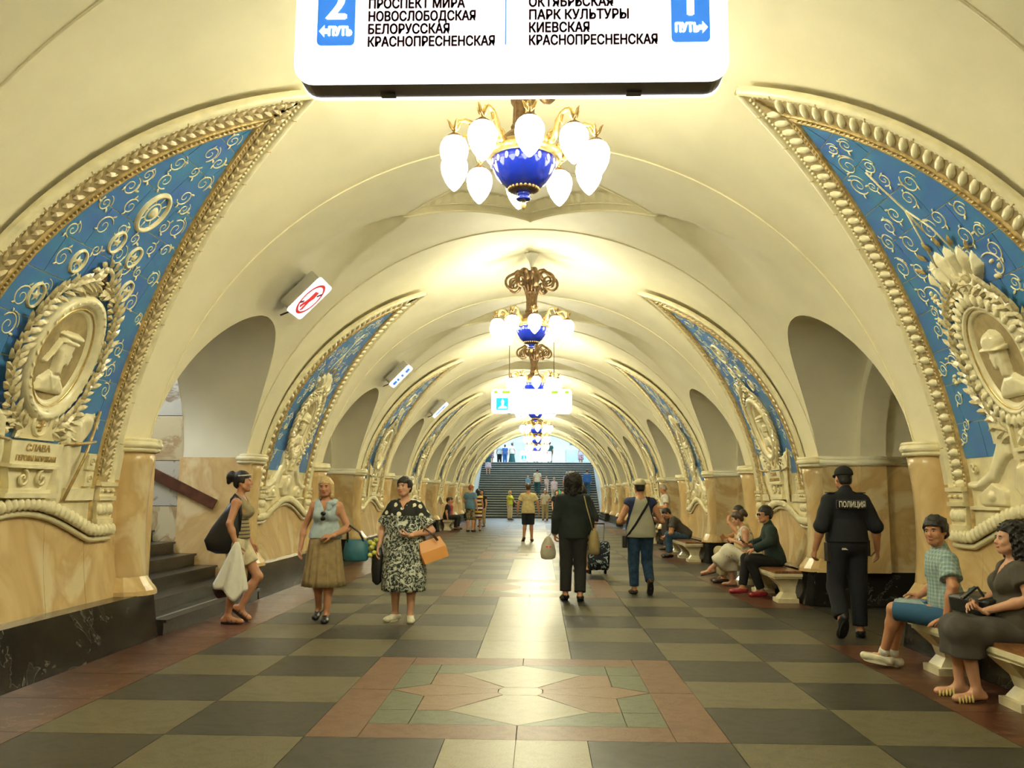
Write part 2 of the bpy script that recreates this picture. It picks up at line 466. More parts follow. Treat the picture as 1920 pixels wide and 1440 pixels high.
# ------------------------------------------------------------------ floor
A = .8777; ZT = 0.0
fl = MB().box(-9, 9, -14, YEND+1, -.3, -.012).build('floor', GROUT); fl['kind'] = 'structure'
TILE_ME = {}
def tile_poly(pts, m, kind='tile', inset=.0028):
    cx = sum(p[0] for p in pts)/len(pts); cy = sum(p[1] for p in pts)/len(pts)
    q = []
    for x, y in pts:
        d = math.hypot(x-cx, y-cy); f = max(0, 1-inset*1.3/d); q.append((x-cx)*f), q.append((y-cy)*f)
    key = (m.name, tuple(round(v, 3) for v in q))
    if key not in TILE_ME:
        pp = list(zip(q[::2], q[1::2])); TILE_ME[key] = extrude_poly(pp, -.03, 0).data(kind, m)
    return obj(kind, TILE_ME[key], fl, loc=(cx, cy, 0))
def rect(x0, x1, y0, y1): return [(x0, y0), (x1, y0), (x1, y1), (x0, y1)]
FAR = {m.name: MB() for m in (T_DARK, T_OLIVE, T_LIGHT, T_PINK, T_RED, T_GREEN, M_RED)}
def put(pts, m, near):
    if near: tile_poly(pts, m)
    else:
        cx = sum(p[0] for p in pts)/len(pts); cy = sum(p[1] for p in pts)/len(pts)
        q = [(cx+(x-cx)*.995, cy+(y-cy)*.995) for x, y in pts]
        FAR[m.name].add(extrude_poly(q, -.03, 0).V, extrude_poly(q, -.03, 0).F)
def rosette(yc, near):
    h = 1.5*A; i = h-.33; mir = [(1, 1), (-1, 1), (1, -1), (-1, -1)]
    for s in (-1, 1):
        a, b_ = sorted((s*i, s*h))
        put(rect(a, b_, yc-h, yc), T_RED, near); put(rect(a, b_, yc, yc+h), T_RED, near)
        put(rect(-i, 0, yc+a, yc+b_), T_RED, near); put(rect(0, i, yc+a, yc+b_), T_RED, near)
    g = .72*i/.99; c = .62*i/.99
    for sx, sy in mir:
        def q(ps): return [(sx*x, yc+sy*y) for x, y in ps][::(1 if sx*sy > 0 else -1)]
        put(q([(g, c), (i, c), (i, i), (g, i)]), T_GREEN, near)
        put(q([(i, .01), (i, c), (g, c), (g, .2)]), T_GREEN, near)
        put(q([(0, i), (.5, c), (g, c), (g, i)]), T_GREEN, near)
        put(q([(.13, .12), (.17, .055), (g, .2), (g, c), (.5, c)]), T_PINK, near)
    for s in (-1, 1):
        put([(0, yc+s*i), (-s*.5, yc+s*c), (-.13*s, yc+s*.13), (.13*s, yc+s*.13), (s*.5, yc+s*c)], T_LIGHT, near)
        put([(s*i, yc), (s*g, yc+s*.2), (s*.17, yc+s*.055), (s*.17, yc-s*.055), (s*g, yc-s*.2)], T_PINK, near)
    put([(x, yc+y) for x, y in ((.17, .055), (.13, .13), (-.13, .13), (-.17, .055), (-.17, -.055), (-.13, -.13), (.13, -.13), (.17, -.055))], T_LIGHT, near)
YR = 6.83
rows = []
for k in range(-1, 7):
    c = YR + k*PP
    for r in range(3): rows.append((c-1.5*A+r*A, c-1.5*A+(r+1)*A, r, k))
    g0, g1 = c+1.5*A, c+PP-1.5*A
    for r in range(5):
        rows.append((g0+(g1-g0)*r/5, g0+(g1-g0)*(r+1)/5, 3+r, k))
for y0, y1, r, k in rows:
    if y0 > YEND+.4 or y1 < 2.4: continue
    near = y0 < 24 and y1 > 4.0
    y1 = min(y1, YEND+.5)
    par = r + k*8
    for c in range(-3, 4):
        if abs(c) <= 1 and r < 3: continue
        x0, x1 = (c-.5)*A, (c+.5)*A
        if c == 0:
            if r == 7: put(rect(x0, 0, y0, y1), T_LIGHT, near); put(rect(0, x1, y0, y1), T_LIGHT, near)
            else: put(rect(x0, x1, y0, y1), T_LIGHT, near)
        else: put(rect(x0, x1, y0, y1), T_DARK if (par+c) % 2 == 0 else T_OLIVE, near)
    inp = abs(((y0+y1)/2-Y0+PP/2) % PP - PP/2) < L
    for s in (-1, 1):
        a, b_ = sorted((s*3.5*A, s*3.86)); put(rect(a, b_, y0, y1), M_RED if (inp or s < 0) else T_DARK, near)
        if not inp:
            a, b_ = sorted((s*3.86, s*6.6))
            if not (s < 0 and 9 < (y0+y1)/2 < 12.4): put(rect(a, b_, y0, y1), T_DARK, False)
for k in range(-1, 7): rosette(YR + k*PP, -1 < k < 3)
for n_, mb in FAR.items():
    if mb.V:
        o = mb.build('floor_paving', MATS[n_], fl); o['kind'] = 'stuff'

# ------------------------------------------------------------------ end of the hall: arch wall, long stair, upper hall
mb = MB(); rows = []
n = 48; oa = []
for i in range(n+1):
    th = -TH_F + 2*TH_F*i/n; oa.append((R*math.sin(th), ZC+R*math.cos(th)))
ob = []
for x, z in oa:
    f = min(9/max(abs(x), 1e-6), 9/max(abs(z-ZC), 1e-6)); ob.append((x*f, max(-.2, ZC+(z-ZC)*f)))
Y_E = YEND
ia = [(x*.975, ZC+(z-ZC)*.975) for x, z in oa]
grid(mb, [[(x, Y_E-.25, z) for x, z in oa], [(x, Y_E-.25, max(z, 0)) for x, z in ia], [(x, Y_E+.45, max(z, 0)) for x, z in ia], [(x, Y_E+.45, z) for x, z in ob]])
o = mb.build('wall_end', PLASTER, None, False); o['kind'] = 'structure'
o = MB().box(-9, 9, -13.2, -13, -.2, 7).build('wall_back', PLASTER); o['kind'] = 'structure'
YS = YEND + .75; NST = 24; RZ, RUN = .158, .325
ZTOP = NST*RZ; YTOP = YS + NST*RUN
big = empty('staircase', (0, YS, 0)); tag(big, 'wide dark staircase with pale tread edges at the far end of the hall', 'staircase')
M_STEP2 = marble('stair_granite', (.008, .020, .025), (.012, .028, .034), .4, 3, .5, .1)
NOSE = mat('nosing', (.50, .50, .47), .5)
sm = MB().box(-3.98, 3.98, 0, RUN+(.0), 0, RZ).data('step', M_STEP2); sn = MB().box(-3.99, 3.99, -.010, .04, RZ-.03, RZ+.004).data('nosing', NOSE)
for i in range(NST):
    s_ = obj('step', sm, big, loc=(0, i*RUN, i*RZ)); obj('nosing', sn, s_)
UP_W = mat('upper_wall', (.78, .82, .82), .4, noise=.05)
o = MB().box(-8, 8, YTOP, 81, ZTOP-.3, ZTOP).build('floor', T_LIGHT); o['kind'] = 'structure'
o = MB().box(-8, 8, 80, 80.3, ZTOP, 8.6).build('wall_upper', UP_W); o['kind'] = 'structure'
for s in (-1, 1):
    a, b_ = sorted((s*4.0, s*4.3)); o = MB().box(a, b_, Y_E+.4, YTOP, 0, 8).build('wall_stair', UP_W); o['kind'] = 'structure'
    a, b_ = sorted((s*7.9, s*8.2)); o = MB().box(a, b_, YTOP, 80, 0, 8.2).build('wall_upper', UP_W); o['kind'] = 'structure'
    a, b_ = sorted((s*4.0, s*8.2)); o = MB().box(a, b_, YTOP-.3, YTOP, 0, 8.2).build('wall_upper', UP_W); o['kind'] = 'structure'
o = MB().box(-8.2, 8.2, YTOP-.3, 80.3, 8.2, 8.4).build('ceiling', UP_W); o['kind'] = 'structure'
o = MB().box(-4.3, 4.3, Y_E+.4, YTOP, 7.2, 7.3).build('ceiling', UP_W); o['kind'] = 'structure'
# doors, board and vents on the far wall of the upper hall
DOORM = mat('pale_door', (.62, .70, .74), .35)
for x0, x1, n_ in ((-2.3, -1.0, 1), (-.95, .35, 2)):
    d = empty('door_%d' % n_, ((x0+x1)/2, 79.95, ZTOP)); d['kind'] = 'structure'
    wd = (x1-x0)/2
    MB().box(-wd, wd, -.05, .02, 0, 2.5).build('door_leaf', DOORM, d)
    for a, b_ in ((-wd-.04, -wd), (wd, wd+.04)): MB().box(a, b_, -.09, .02, 0, 2.55).build('door_frame', DARK_METAL, d)
    MB().box(wd-.2, wd-.16, -.12, -.05, 1.0, 1.3).build('door_handle', STEEL, d)
VENT = mat('vent_grey', (.30, .40, .46), .5)
for x, lb in ((-4.0, 'small grey slatted vent on the far pale wall, left of the doors'), (3.2, 'small grey slatted vent on the far pale wall, right of the doors')):
    v = empty('wall_vent', (x, 79.96, ZTOP+2.6)); tag(v, lb, 'vent')
    MB().box(-.27, .27, -.05, .03, -.32, .32).build('frame', VENT, v)
    for i in range(5): MB().box(-.22, .22, -.08, -.04, -.26+i*.115, -.21+i*.115).build('slat', DARK_METAL, v)
v = empty('notice_board', (4.7, 79.96, ZTOP+2.55)); tag(v, 'wide white notice board hung on the far wall beside the right vent', 'board')
MB().box(-.95, .95, -.04, .03, -.55, .55).build('board', WHITE_P, v)
MB().box(-1.0, 1.0, -.06, .02, -.6, -.55).build('lower_frame', VENT, v); MB().box(-.02, .02, -.06, .02, -.55, .55).build('mullion', VENT, v)
DADO = mat('glass_panel', (.42, .55, .62), .12, noise=.2, nscale=2)
v = empty('glass_barrier', (4.6, 73.5, ZTOP)); tag(v, 'low blue-grey glass barrier on the upper landing at right', 'barrier')
for i in range(3):
    MB().box(-2.2+i*1.3, -2.2+i*1.3+1.24, -.02, .02, .1, 1.5).build('pane', DADO, v); MB().box(-2.26+i*1.3, -2.2+i*1.3, -.03, .03, 0, 1.55).build('post', STEEL, v)
# ------------------------------------------------------------------ chandeliers
def globe_material():
    m = bpy.data.materials.new('opal_globe'); m.use_nodes = True; nt = m.node_tree
    for n in list(nt.nodes): nt.nodes.remove(n)
    o = nt.nodes.new('ShaderNodeOutputMaterial'); e = nt.nodes.new('ShaderNodeEmission'); t = nt.nodes.new('ShaderNodeBsdfTransparent'); a = nt.nodes.new('ShaderNodeAddShader')
    e.inputs[0].default_value = (1.0, .97, .86, 1); e.inputs[1].default_value = GLOBE_E; t.inputs[0].default_value = (.9, .9, .88, 1)
    nt.links.new(e.outputs[0], a.inputs[0]); nt.links.new(t.outputs[0], a.inputs[1]); nt.links.new(e.outputs[0], o.inputs[0])
    m.cycles.emission_sampling = 'NONE'
    return m
OPAL = globe_material()
GILT = mat('gilt', (.85, .62, .24), .3, metal=.6, noise=.2, nscale=25)
def make_chandelier():
    root = empty('chandelier')
    MB().lathe([(.02, -.22), (.03, -.2), (.05, -.12), (.1, -.03), (.12, 0), (.12, .01)], 20, (0, 0, 5.62)).build('canopy', WHITE_P, root, True)
    MB().lathe([(.016, 0), (.016, .16)], 10, (0, 0, 5.28)).build('rod', DARK_METAL, root)
    # fluted vase with volutes
    n = 24; R_ = []
    for r, z in ((.12, 5.3), (.15, 5.31), (.13, 5.24), (.10, 5.1), (.09, 4.98), (.115, 4.95), (.1, 4.92), (.085, 4.82), (.09, 4.66), (.105, 4.63), (.1, 4.6), (.12, 4.58)):
        R_.append([((r*(1+.09*(j % 2)))*math.cos(2*PI*j/n), (r*(1+.09*(j % 2)))*math.sin(2*PI*j/n), z) for j in range(n)])
    MB().rings(R_[::-1]).build('shaft', BRONZE, root, False)
    path = [(.11, 5.16), (.13, 5.26), (.18, 5.32), (.25, 5.32), (.31, 5.27)]
    for i in range(26):
        a = .45 + i*.42; rr = .135*(1-i/30); path.append((.33+rr*math.sin(a)*1.0, 5.11+rr*math.cos(a)))
    vo = MB().tube([(x, 0, z) for x, z in path], [.026]*5+[.024-.0006*i for i in range(26)], 7, up=(0, 1, 0), flat=1.9).data('volute', BRONZE, True)
    for j in range(8): obj('volute', vo, root, rot=(0, 0, 2*PI*j/8+.2))
    lf = MB().rings([[(.10, -.03, 4.95), (.10, .03, 4.95), (.115, 0, 4.95)], [(.125, -.035, 5.02), (.125, .035, 5.02), (.14, 0, 5.02)], [(.15, -.02, 5.07), (.15, .02, 5.07), (.165, 0, 5.07)], [(.18, -.004, 5.06), (.18, .004, 5.06), (.185, 0, 5.055)]]).data('acanthus_leaf', BRONZE, True)
    for j in range(12): obj('acanthus_leaf', lf, root, rot=(0, 0, 2*PI*j/12))
    MB().lathe([(.24, 4.40), (.235, 4.45), (.20, 4.52), (.15, 4.57), (.12, 4.585)], 28).build('dome', BRONZE, root, True)
    rim = MB().lathe([(.26, 4.34), (.30, 4.335), (.325, 4.36), (.33, 4.39), (.31, 4.41), (.29, 4.42), (.28, 4.45), (.24, 4.46)], 36).build('rim', GILT, root, True)
    dm = MB().ball((.315, 0, 4.42), .028, .045, .035, 8, 5).data('rosette', GILT, True)
    for j in range(10): obj('rosette', dm, rim, rot=(0, 0, 2*PI*(j+.5)/10))
    bowl = MB().lathe([(.10, 4.085), (.14, 4.10), (.19, 4.14), (.235, 4.20), (.265, 4.27), (.28, 4.345)][::1], 36).build('bowl', COBALT, root, True)
    dr = MB().ball((.272, 0, 4.30), .012, .018, .032, 8, 5).data('drop', mat('white_enamel', (.8, .8, .72), .2), True)
    for j in range(18): obj('drop', dr, bowl, rot=(0, 0, 2*PI*j/18))
    MB().lathe([(.06, 4.055), (.10, 4.06), (.125, 4.075), (.125, 4.09), (.10, 4.10)], 24).build('collar', BRONZE, root, True)
    bd = MB().ball((.125, 0, 4.085), .014, n=6, m=4).data('bead', GILT, True)
    for j in range(22): obj('bead', bd, root, rot=(0, 0, 2*PI*j/22))
    MB().lathe([(.03, 3.985), (.055, 3.99), (.065, 4.0), (.04, 4.01), (.05, 4.03), (.065, 4.06)], 20).build('vase', COBALT, root, True)
    MB().lathe([(.002, 3.905), (.016, 3.92), (.024, 3.945), (.018, 3.97), (.012, 3.985)], 12).build('finial', GILT, root, True)
    # arms with globes
    pr = [(.29, 4.44), (.325, 4.405), (.365, 4.40), (.39, 4.43), (.405, 4.48), (.43, 4.545), (.475, 4.595), (.53, 4.61), (.585, 4.59), (.615, 4.54), (.62, 4.47)]
    am = MB().tube([(x, 0, z) for x, z in pr], [.016, .022, .026, .028, .027, .024, .021, .018, .015, .013, .012], 8)
    for i in range(14):
        pass
    sp = [(.345+.045*(1-i/16)*math.cos(.6+i*.6), 4.46+.035*(1-i/16)*math.sin(.6+i*.6)) for i in range(14)]
    am.tube([(x, 0, z) for x, z in sp], .011, 6)
    for sx, dz in ((-1, 0), (1, 0)):
        am.tube([(.62, 0, 4.50), (.62+sx*.03, 0, 4.53), (.62+sx*.045, 0, 4.57), (.62+sx*.065, 0, 4.59)], [.014, .014, .011, .003], 6)
    for s in (-1, 1): am.tube([(.62, 0, 4.50), (.62, s*.03, 4.53), (.62, s*.045, 4.57), (.62, s*.06, 4.585)], [.014, .014, .011, .003], 6)
    am.tube([(.50, 0, 4.61), (.47, 0, 4.57), (.47, 0, 4.53), (.49, 0, 4.50)], [.014, .017, .012, .004], 6)
    am = am.data('arm', BRASS, True)
    cp = MB().lathe([(.065, -.02), (.06, .0), (.04, .015), (.02, .03)], 14, (.62, 0, 4.455)).data('globe_cap', BRONZE, True)
    gp = [(.004, -.18), (.02, -.17), (.05, -.138), (.082, -.09), (.108, -.03), (.119, .03), (.114, .08), (.095, .118), (.07, .14), (.045, .15)]
    gl = MB().lathe(gp, 18, (.62, 0, 4.30)).data('globe', OPAL, True)
    for j in range(10):
        a = 2*PI*(j+.25)/10 + .25
        ar = obj('arm', am, root, rot=(0, 0, a)); obj('globe_cap', cp, ar); obj('globe', gl, ar)
    return root
CH_LABEL = {0: 'nearest brass chandelier with cobalt blue bowl and ten glowing white globes', 1: 'second chandelier from the front, hung whole below its white canopy',
            2: 'third chandelier from the front, just above the square lit sign', 3: 'fourth chandelier from the front, hidden behind the lit sign', 4: 'fifth chandelier from the front, right below the lit sign',
            5: 'sixth chandelier from the front, small and far down the hall', 6: 'last small chandelier before the far staircase', -1: 'chandelier behind the viewer, lighting the near vault'}
def chandelier_lamp(k, ch):
    l = bpy.data.lights.new('chandelier_lamp', 'POINT'); l.energy = LAMP_W; l.color = WARM; l.shadow_soft_size = .52
    o = bpy.data.objects.new('chandelier_lamp', l); link(o, ch); o.location = (0, 0, 4.27)
ch0 = make_chandelier()
for k in KS:
    ch = ch0 if k == KS[0] else copy_tree(ch0)
    ch.location = (0, Y0+k*PP, -.02)
    tag(ch, CH_LABEL[k], 'chandelier', 'chandeliers along the vault')
for k, ch in zip(KS, [o for o in C.objects if o.name.startswith('chandelier') and o.type == 'EMPTY']):
    chandelier_lamp(k, ch)

# ------------------------------------------------------------------ lettering
def text_mesh(txt, size, col, width=None, bold=0.0, align='LEFT', depth=.002, fat=0.0):
    cu = bpy.data.curves.new('text', 'FONT'); cu.body = txt; cu.size = size; cu.extrude = depth; cu.offset = bold; cu.align_x = align
    cu.resolution_u = 3
    o = bpy.data.objects.new('text', cu); C.objects.link(o)
    dg = bpy.context.evaluated_depsgraph_get(); dg.update()
    me = bpy.data.meshes.new_from_object(o.evaluated_get(dg)); bpy.data.objects.remove(o)
    v = np.zeros(len(me.vertices)*3); me.vertices.foreach_get('co', v); v = v.reshape(-1, 3)
    if width and len(v):
        f = width/max(1e-6, v[:, 0].max()-v[:, 0].min()); v[:, 0] *= f; me.vertices.foreach_set('co', v.ravel()); me.update()
    me.materials.clear(); me.materials.append(col); me.name = 'lettering'
    if fat:
        mb = MB(); F_ = [tuple(p.vertices) for p in me.polygons]
        for dx, dy in ((-fat, 0), (fat, 0), (0, fat*.7), (0, -fat*.7)): mb.add([(x+dx, y+dy, z) for x, y, z in v], F_)
        me = mb.data('lettering', col)
    return me
def text(txt, parent, loc, size, col, width=None, bold=0.0, align='LEFT', rot=(PI/2, 0, 0), name='lettering', fat=0.0):
    return obj(name, text_mesh(txt, size, col, width, bold, align, .002, fat), parent, loc=loc, rot=rot)

# ------------------------------------------------------------------ hanging signs
SIGN_W = mat('sign_face', (.8, .8, .8), .4, emit=(1, 1, 1), estr=SIGN_E)
SIGN_W.cycles.emission_sampling = 'NONE'
INK = mat('sign_ink', (.12, .035, .07), .6); BLUE_S = mat('sign_blue', (.02, .16, .62), .5, emit=(.02, .22, .85), estr=.22)
WHITE_S = mat('sign_white', (.9, .9, .9), .5, emit=(1, 1, 1), estr=.4); CASE = mat('sign_case', (.16, .14, .13), .35, metal=.4)
RED_S = mat('sign_red', (.7, .02, .03), .5, emit=(.8, .02, .03), estr=.15); GREEN_S = mat('sign_green', (.35, .65, .02), .5, emit=(.5, .9, .03), estr=.2)
CYAN_S = mat('sign_cyan', (.01, .35, .62), .5, emit=(.0, .5, .85), estr=.4)
def round_rect(x0, x1, z0, z1, r, n=6):
    p = []
    for cx, cz, a0 in ((x1-r, z1-r, 0), (x0+r, z1-r, PI/2), (x0+r, z0+r, PI), (x1-r, z0+r, 3*PI/2)):
        for i in range(n+1):
            a = a0 + PI/2*i/n; p.append((cx+r*math.cos(a), cz+r*math.sin(a)))
    return p
def plate(pts, y0, y1):
    return MB().rings([[(x, y0, z) for x, z in pts], [(x, y1, z) for x, z in pts]])
def hanging_sign(name, label, y, x0, x1, z0, z1):
    s = empty(name, (0, y, 0)); tag(s, label, 'sign')
    plate(round_rect(x0+.006, x1-.006, z0+.004, z1-.004, .085), .012, .15).build('case', CASE, s)
    plate(round_rect(x0, x1, z0, z1, .09), -.006, .014).build('face', SIGN_W, s)
    plate(round_rect(x0, x1, z0, z1, .09), .148, .174).build('back_face', SIGN_W, s)
    for x in (x0+.42, x1-.42):
        MB().lathe([(.008, 0), (.008, 5.6-z1)], 8, (x, .08, z1)).build('hanger_rod', BRONZE, s)
        MB().box(x-.035, x+.035, .10, .14, z0-.006, z0+.02).build('clip', DARK_METAL, s)
    return s
s1 = hanging_sign('hanging_sign', 'large glowing white direction sign listing stations at top of the picture', 3.72, -1.0, 1.0, 3.375, 3.96)
BLUEW = [('ПРОСПЕКТ МИРА', 3.735, .445), ('НОВОСЛОБОДСКАЯ', 3.672, .495), ('БЕЛОРУССКАЯ', 3.609, .375), ('КРАСНОПРЕСНЕНСКАЯ', 3.547, .585)]
for t, z, wd in BLUEW: text(t, s1, (-.66, -.014, z), .066, INK, wd, .0, fat=.0022)
for t, z, wd in [('ОКТЯБРЬСКАЯ', 3.735, .385), ('ПАРК КУЛЬТУРЫ', 3.672, .455), ('КИЕВСКАЯ', 3.609, .275), ('КРАСНОПРЕСНЕНСКАЯ', 3.547, .585)]: text(t, s1, (.085, -.014, z), .066, INK, wd, .0, fat=.0022)
MB().box(-.022, -.017, -.016, -.01, 3.55, 3.88).build('divider', BLUE_S, s1)
for x0, x1, num, arrow in ((-.895, -.72, '2', -1), (.74, .915, '1', 1)):
    plate(round_rect(x0, x1, 3.555, 3.9, .02, 3), -.016, -.01).build('blue_panel', BLUE_S, s1)
    cx = (x0+x1)/2
    text(num, s1, (cx, -.019, 3.685), .2, WHITE_S, None, 0, 'CENTER', fat=.007)
    text('ПУТЬ', s1, (x0+.052 if arrow < 0 else x0+.015, -.019, 3.60), .062, WHITE_S, .105, 0, fat=.004)
    ax = x0+.01 if arrow < 0 else x1-.01; d = -arrow
    plate([(ax, 3.622), (ax+d*.025, 3.652), (ax+d*.025, 3.634), (ax+d*.042, 3.634), (ax+d*.042, 3.610), (ax+d*.025, 3.610), (ax+d*.025, 3.592)][::(1 if d > 0 else -1)], -.021, -.017).build('arrow', WHITE_S, s1)
s2 = hanging_sign('hanging_sign', 'white glowing sign with a blue picture square hung midway down the hall', 20.1, -1.0, .9, 3.39, 3.97)
s3 = hanging_sign('hanging_sign', 'small white glowing sign hung before the far staircase', 50.5, -1.0, .85, 3.42, 4.02)
for s_, x0, z0 in ((s2, -.88, 3.47), (s3, -.92, 3.48)):
    plate(round_rect(x0, x0+.28, z0, z0+.28, .02, 3), -.018, -.01).build('blue_square', CYAN_S, s_)
    plate([(x0+.03, z0+.03), (x0+.25, z0+.03), (x0+.25, z0+.07), (x0+.17, z0+.1), (x0+.19, z0+.2), (x0+.15, z0+.26), (x0+.11, z0+.2), (x0+.13, z0+.12)], -.022, -.017).build('white_figure', WHITE_S, s_)
for a, b_ in ((-.93, -.86), (-.74, -.56), (.42, .57), (.74, .83)): MB().box(a, b_, -.017, -.01, 3.86, 3.92).build('green_mark', GREEN_S, s2)
for a, b_ in ((-.95, -.9), (.55, .65), (.72, .8)): MB().box(a, b_, -.017, -.01, 3.9, 3.95).build('red_mark', RED_S, s3)

# ------------------------------------------------------------------ lit boxes on the left side of the vault
def wall_sign(label, yc, dth=0.0, kind=0, th0=None):
    th = math.radians(45.5) + dth
    n = Vector((math.sin(th), 0, -math.cos(th)))              # inward normal on the left side
    up = Vector((math.cos(th), 0, math.sin(th)))              # up the slope
    M = Matrix.Identity(4)
    M.col[0][:3] = (0, 1, 0); M.col[1][:3] = up; M.col[2][:3] = Vector((0, 1, 0)).cross(up)
    base = Vector((-(R-.17)*math.sin(th), 0, ZC+(R-.17)*math.cos(th)))
    s = empty('wall_sign', (0, yc, 0)); tag(s, label, 'sign', 'lit boxes over the left archways')
    sg = 1 if (M.col[2].to_3d().dot(n) > 0) else -1
    def put_(pts, d0, d1, nm, m_):
        mb = MB().rings([[(x, y, sg*d0) for x, y in pts], [(x, y, sg*d1) for x, y in pts]])
        mb.map(lambda v: (M.to_3x3() @ Vector(v)) + base); return mb.build(nm, m_, s)
    put_(round_rect(-.29, .29, -.28, .28, .05, 4), -.11, .03, 'case', STEEL)
    put_(round_rect(-.31, .31, -.30, .30, .06, 4), .03, .045, 'face', SIGN_W2)
    if kind == 0:
        ring = []
        for i in range(36):
            a = 2*PI*i/36; ring.append((a, .25, .215))
        mb = MB()
        for i in range(36):
            a0, a1 = 2*PI*i/36, 2*PI*(i+1)/36
            mb.add([(.25*math.cos(a0)*1.0, .25*math.sin(a0), sg*.05), (.25*math.cos(a1)*1.0, .25*math.sin(a1), sg*.05), (.21*math.cos(a1)*1.0, .21*math.sin(a1), sg*.05), (.21*math.cos(a0)*1.0, .21*math.sin(a0), sg*.05)], [(0, 1, 2, 3)])
        mb.map(lambda v: (M.to_3x3() @ Vector(v)) + base); mb.build('red_ring', RED_S, s)
        put_([(-.05, .12), (.05, .13), (.07, .03), (.03, -.04), (.05, -.17), (.0, -.2), (-.01, -.06), (-.07, -.17), (-.11, -.14), (-.05, -.01)], .045, .052, 'red_figure', RED_S)
        put_([(.09, .09), (.16, .15), (.18, .13), (.11, .07)], .045, .052, 'black_mark', INK); put_([(-.2, -.1), (-.12, -.06), (-.11, -.09), (-.19, -.13)], .045, .052, 'black_mark', INK)
    elif kind == 1:
        for i in range(4): put_(round_rect(-.10, .10, -.24+i*.125, -.24+i*.125+(.10 if i in (0, 3) else .05), .01, 2), .045, .052, 'blue_mark', BLUE_S)
    else:
        put_([(-.05, -.2), (.05, -.2), (.05, .1), (.12, .1), (0, .22), (-.12, .1), (-.05, .1)], .045, .052, 'blue_arrow', BLUE_S)
    mb = MB().tube([(-.0, -.28, -sg*.02), (.0, -.42, -sg*.08)], .012, 6); mb.map(lambda v: (M.to_3x3() @ Vector(v)) + base); mb.build('bracket', DARK_METAL, s)
    return s
SIGN_W2 = mat('wall_sign_face', (.8, .8, .8), .4, emit=(.95, 1, 1), estr=WSIGN_E); SIGN_W2.cycles.emission_sampling = 'NONE'
wall_sign('tilted lit box with red no-entry figure above the first left archway', 10.75, 0, 0)
wall_sign('tilted lit box with blue marks above the second left archway', 18.1, 0, 1)
wall_sign('tilted lit box with blue arrow above the third left archway', 25.5, 0, 2)
# ------------------------------------------------------------------ majolica panels on the pylons
def PT(w, s, d=0.0):
    th = TH_B - s/R; r = R-d
    return (-r*math.sin(th), w, ZC + r*math.cos(th))
def frame(w, s, d, rot=0.0, sc_=1.0):
    th = TH_B - s/R
    ex = Vector((0, 1, 0)); ey = Vector((math.cos(th), 0, math.sin(th))); ez = Vector((math.sin(th), 0, -math.cos(th)))
    M = Matrix(((ex.x, ey.x, ez.x, 0), (ex.y, ey.y, ez.y, 0), (ex.z, ey.z, ez.z, 0), (0, 0, 0, 1)))
    return Matrix.Translation(PT(w, s, d)) @ M @ Matrix.Rotation(rot, 4, 'Z') @ Matrix.Scale(sc_, 4)
def contour(n=90):
    c = [(w_panel(S_TOT*i/n), S_TOT*i/n) for i in range(n+1)]
    return c
def offset_contour(o, n=90):
    c = contour(n); out = []
    for i, (w_, s_) in enumerate(c):
        a = c[max(i-1, 0)]; b_ = c[min(i+1, n)]
        t = (b_[0]-a[0], b_[1]-a[1]); l = math.hypot(*t) or 1
        out.append((max(0, w_ - o*t[1]/l), s_ + o*t[0]/l))
    return out
def strip(profile, n=90, seg=None):
    """sweep a list of (offset, height) along both flanks of the panel"""
    mb = MB(); offs = [offset_contour(o, n) for o, d in profile]
    for sg in (1, -1):
        rows = [[PT(sg*offs[j][i][0], offs[j][i][1], profile[j][1]) for j in range(len(profile))] for i in range(n+1)]
        if sg == -1: rows = [r[::-1] for r in rows]
        b = len(mb.V); m = len(profile)
        for r in rows: mb.V += r
        for i in range(n):
            if seg and i % seg == 0 and i > 0: continue
            for j in range(m-1):
                mb.F.append((b+i*m+j, b+i*m+j+1, b+(i+1)*m+j+1, b+(i+1)*m+j))
    return mb
def along(o, step, s0=.12, s1=None):
    """points (w, s, angle) spaced along the right flank at offset o"""
    c = offset_contour(o, 240); out = []; acc = 0
    for a, b_ in zip(c, c[1:]):
        l = math.hypot(b_[0]-a[0], b_[1]-a[1]); acc += l
        if acc >= step and b_[0] > .02 and b_[1] > s0 and (s1 is None or b_[1] < s1):
            out.append((b_[0], b_[1], math.atan2(b_[1]-a[1], b_[0]-a[0]))); acc = 0
    return out
def poly_sdf(X, Y, pts):
    d = np.full(X.shape, 1e9); sgn = np.ones(X.shape); n = len(pts)
    for i in range(n):
        ax, ay = pts[i]; bx, by = pts[i-1]
        ex, ey = bx-ax, by-ay; wx, wy = X-ax, Y-ay
        t = np.clip((wx*ex+wy*ey)/(ex*ex+ey*ey+1e-12), 0, 1)
        d = np.minimum(d, (wx-ex*t)**2+(wy-ey*t)**2)
        c1 = Y >= ay; c2 = Y < by; c3 = ex*wy > ey*wx
        flip = (c1 & c2 & c3) | (~c1 & ~c2 & ~c3)
        sgn = np.where(flip, -sgn, sgn)
    return sgn*np.sqrt(d)
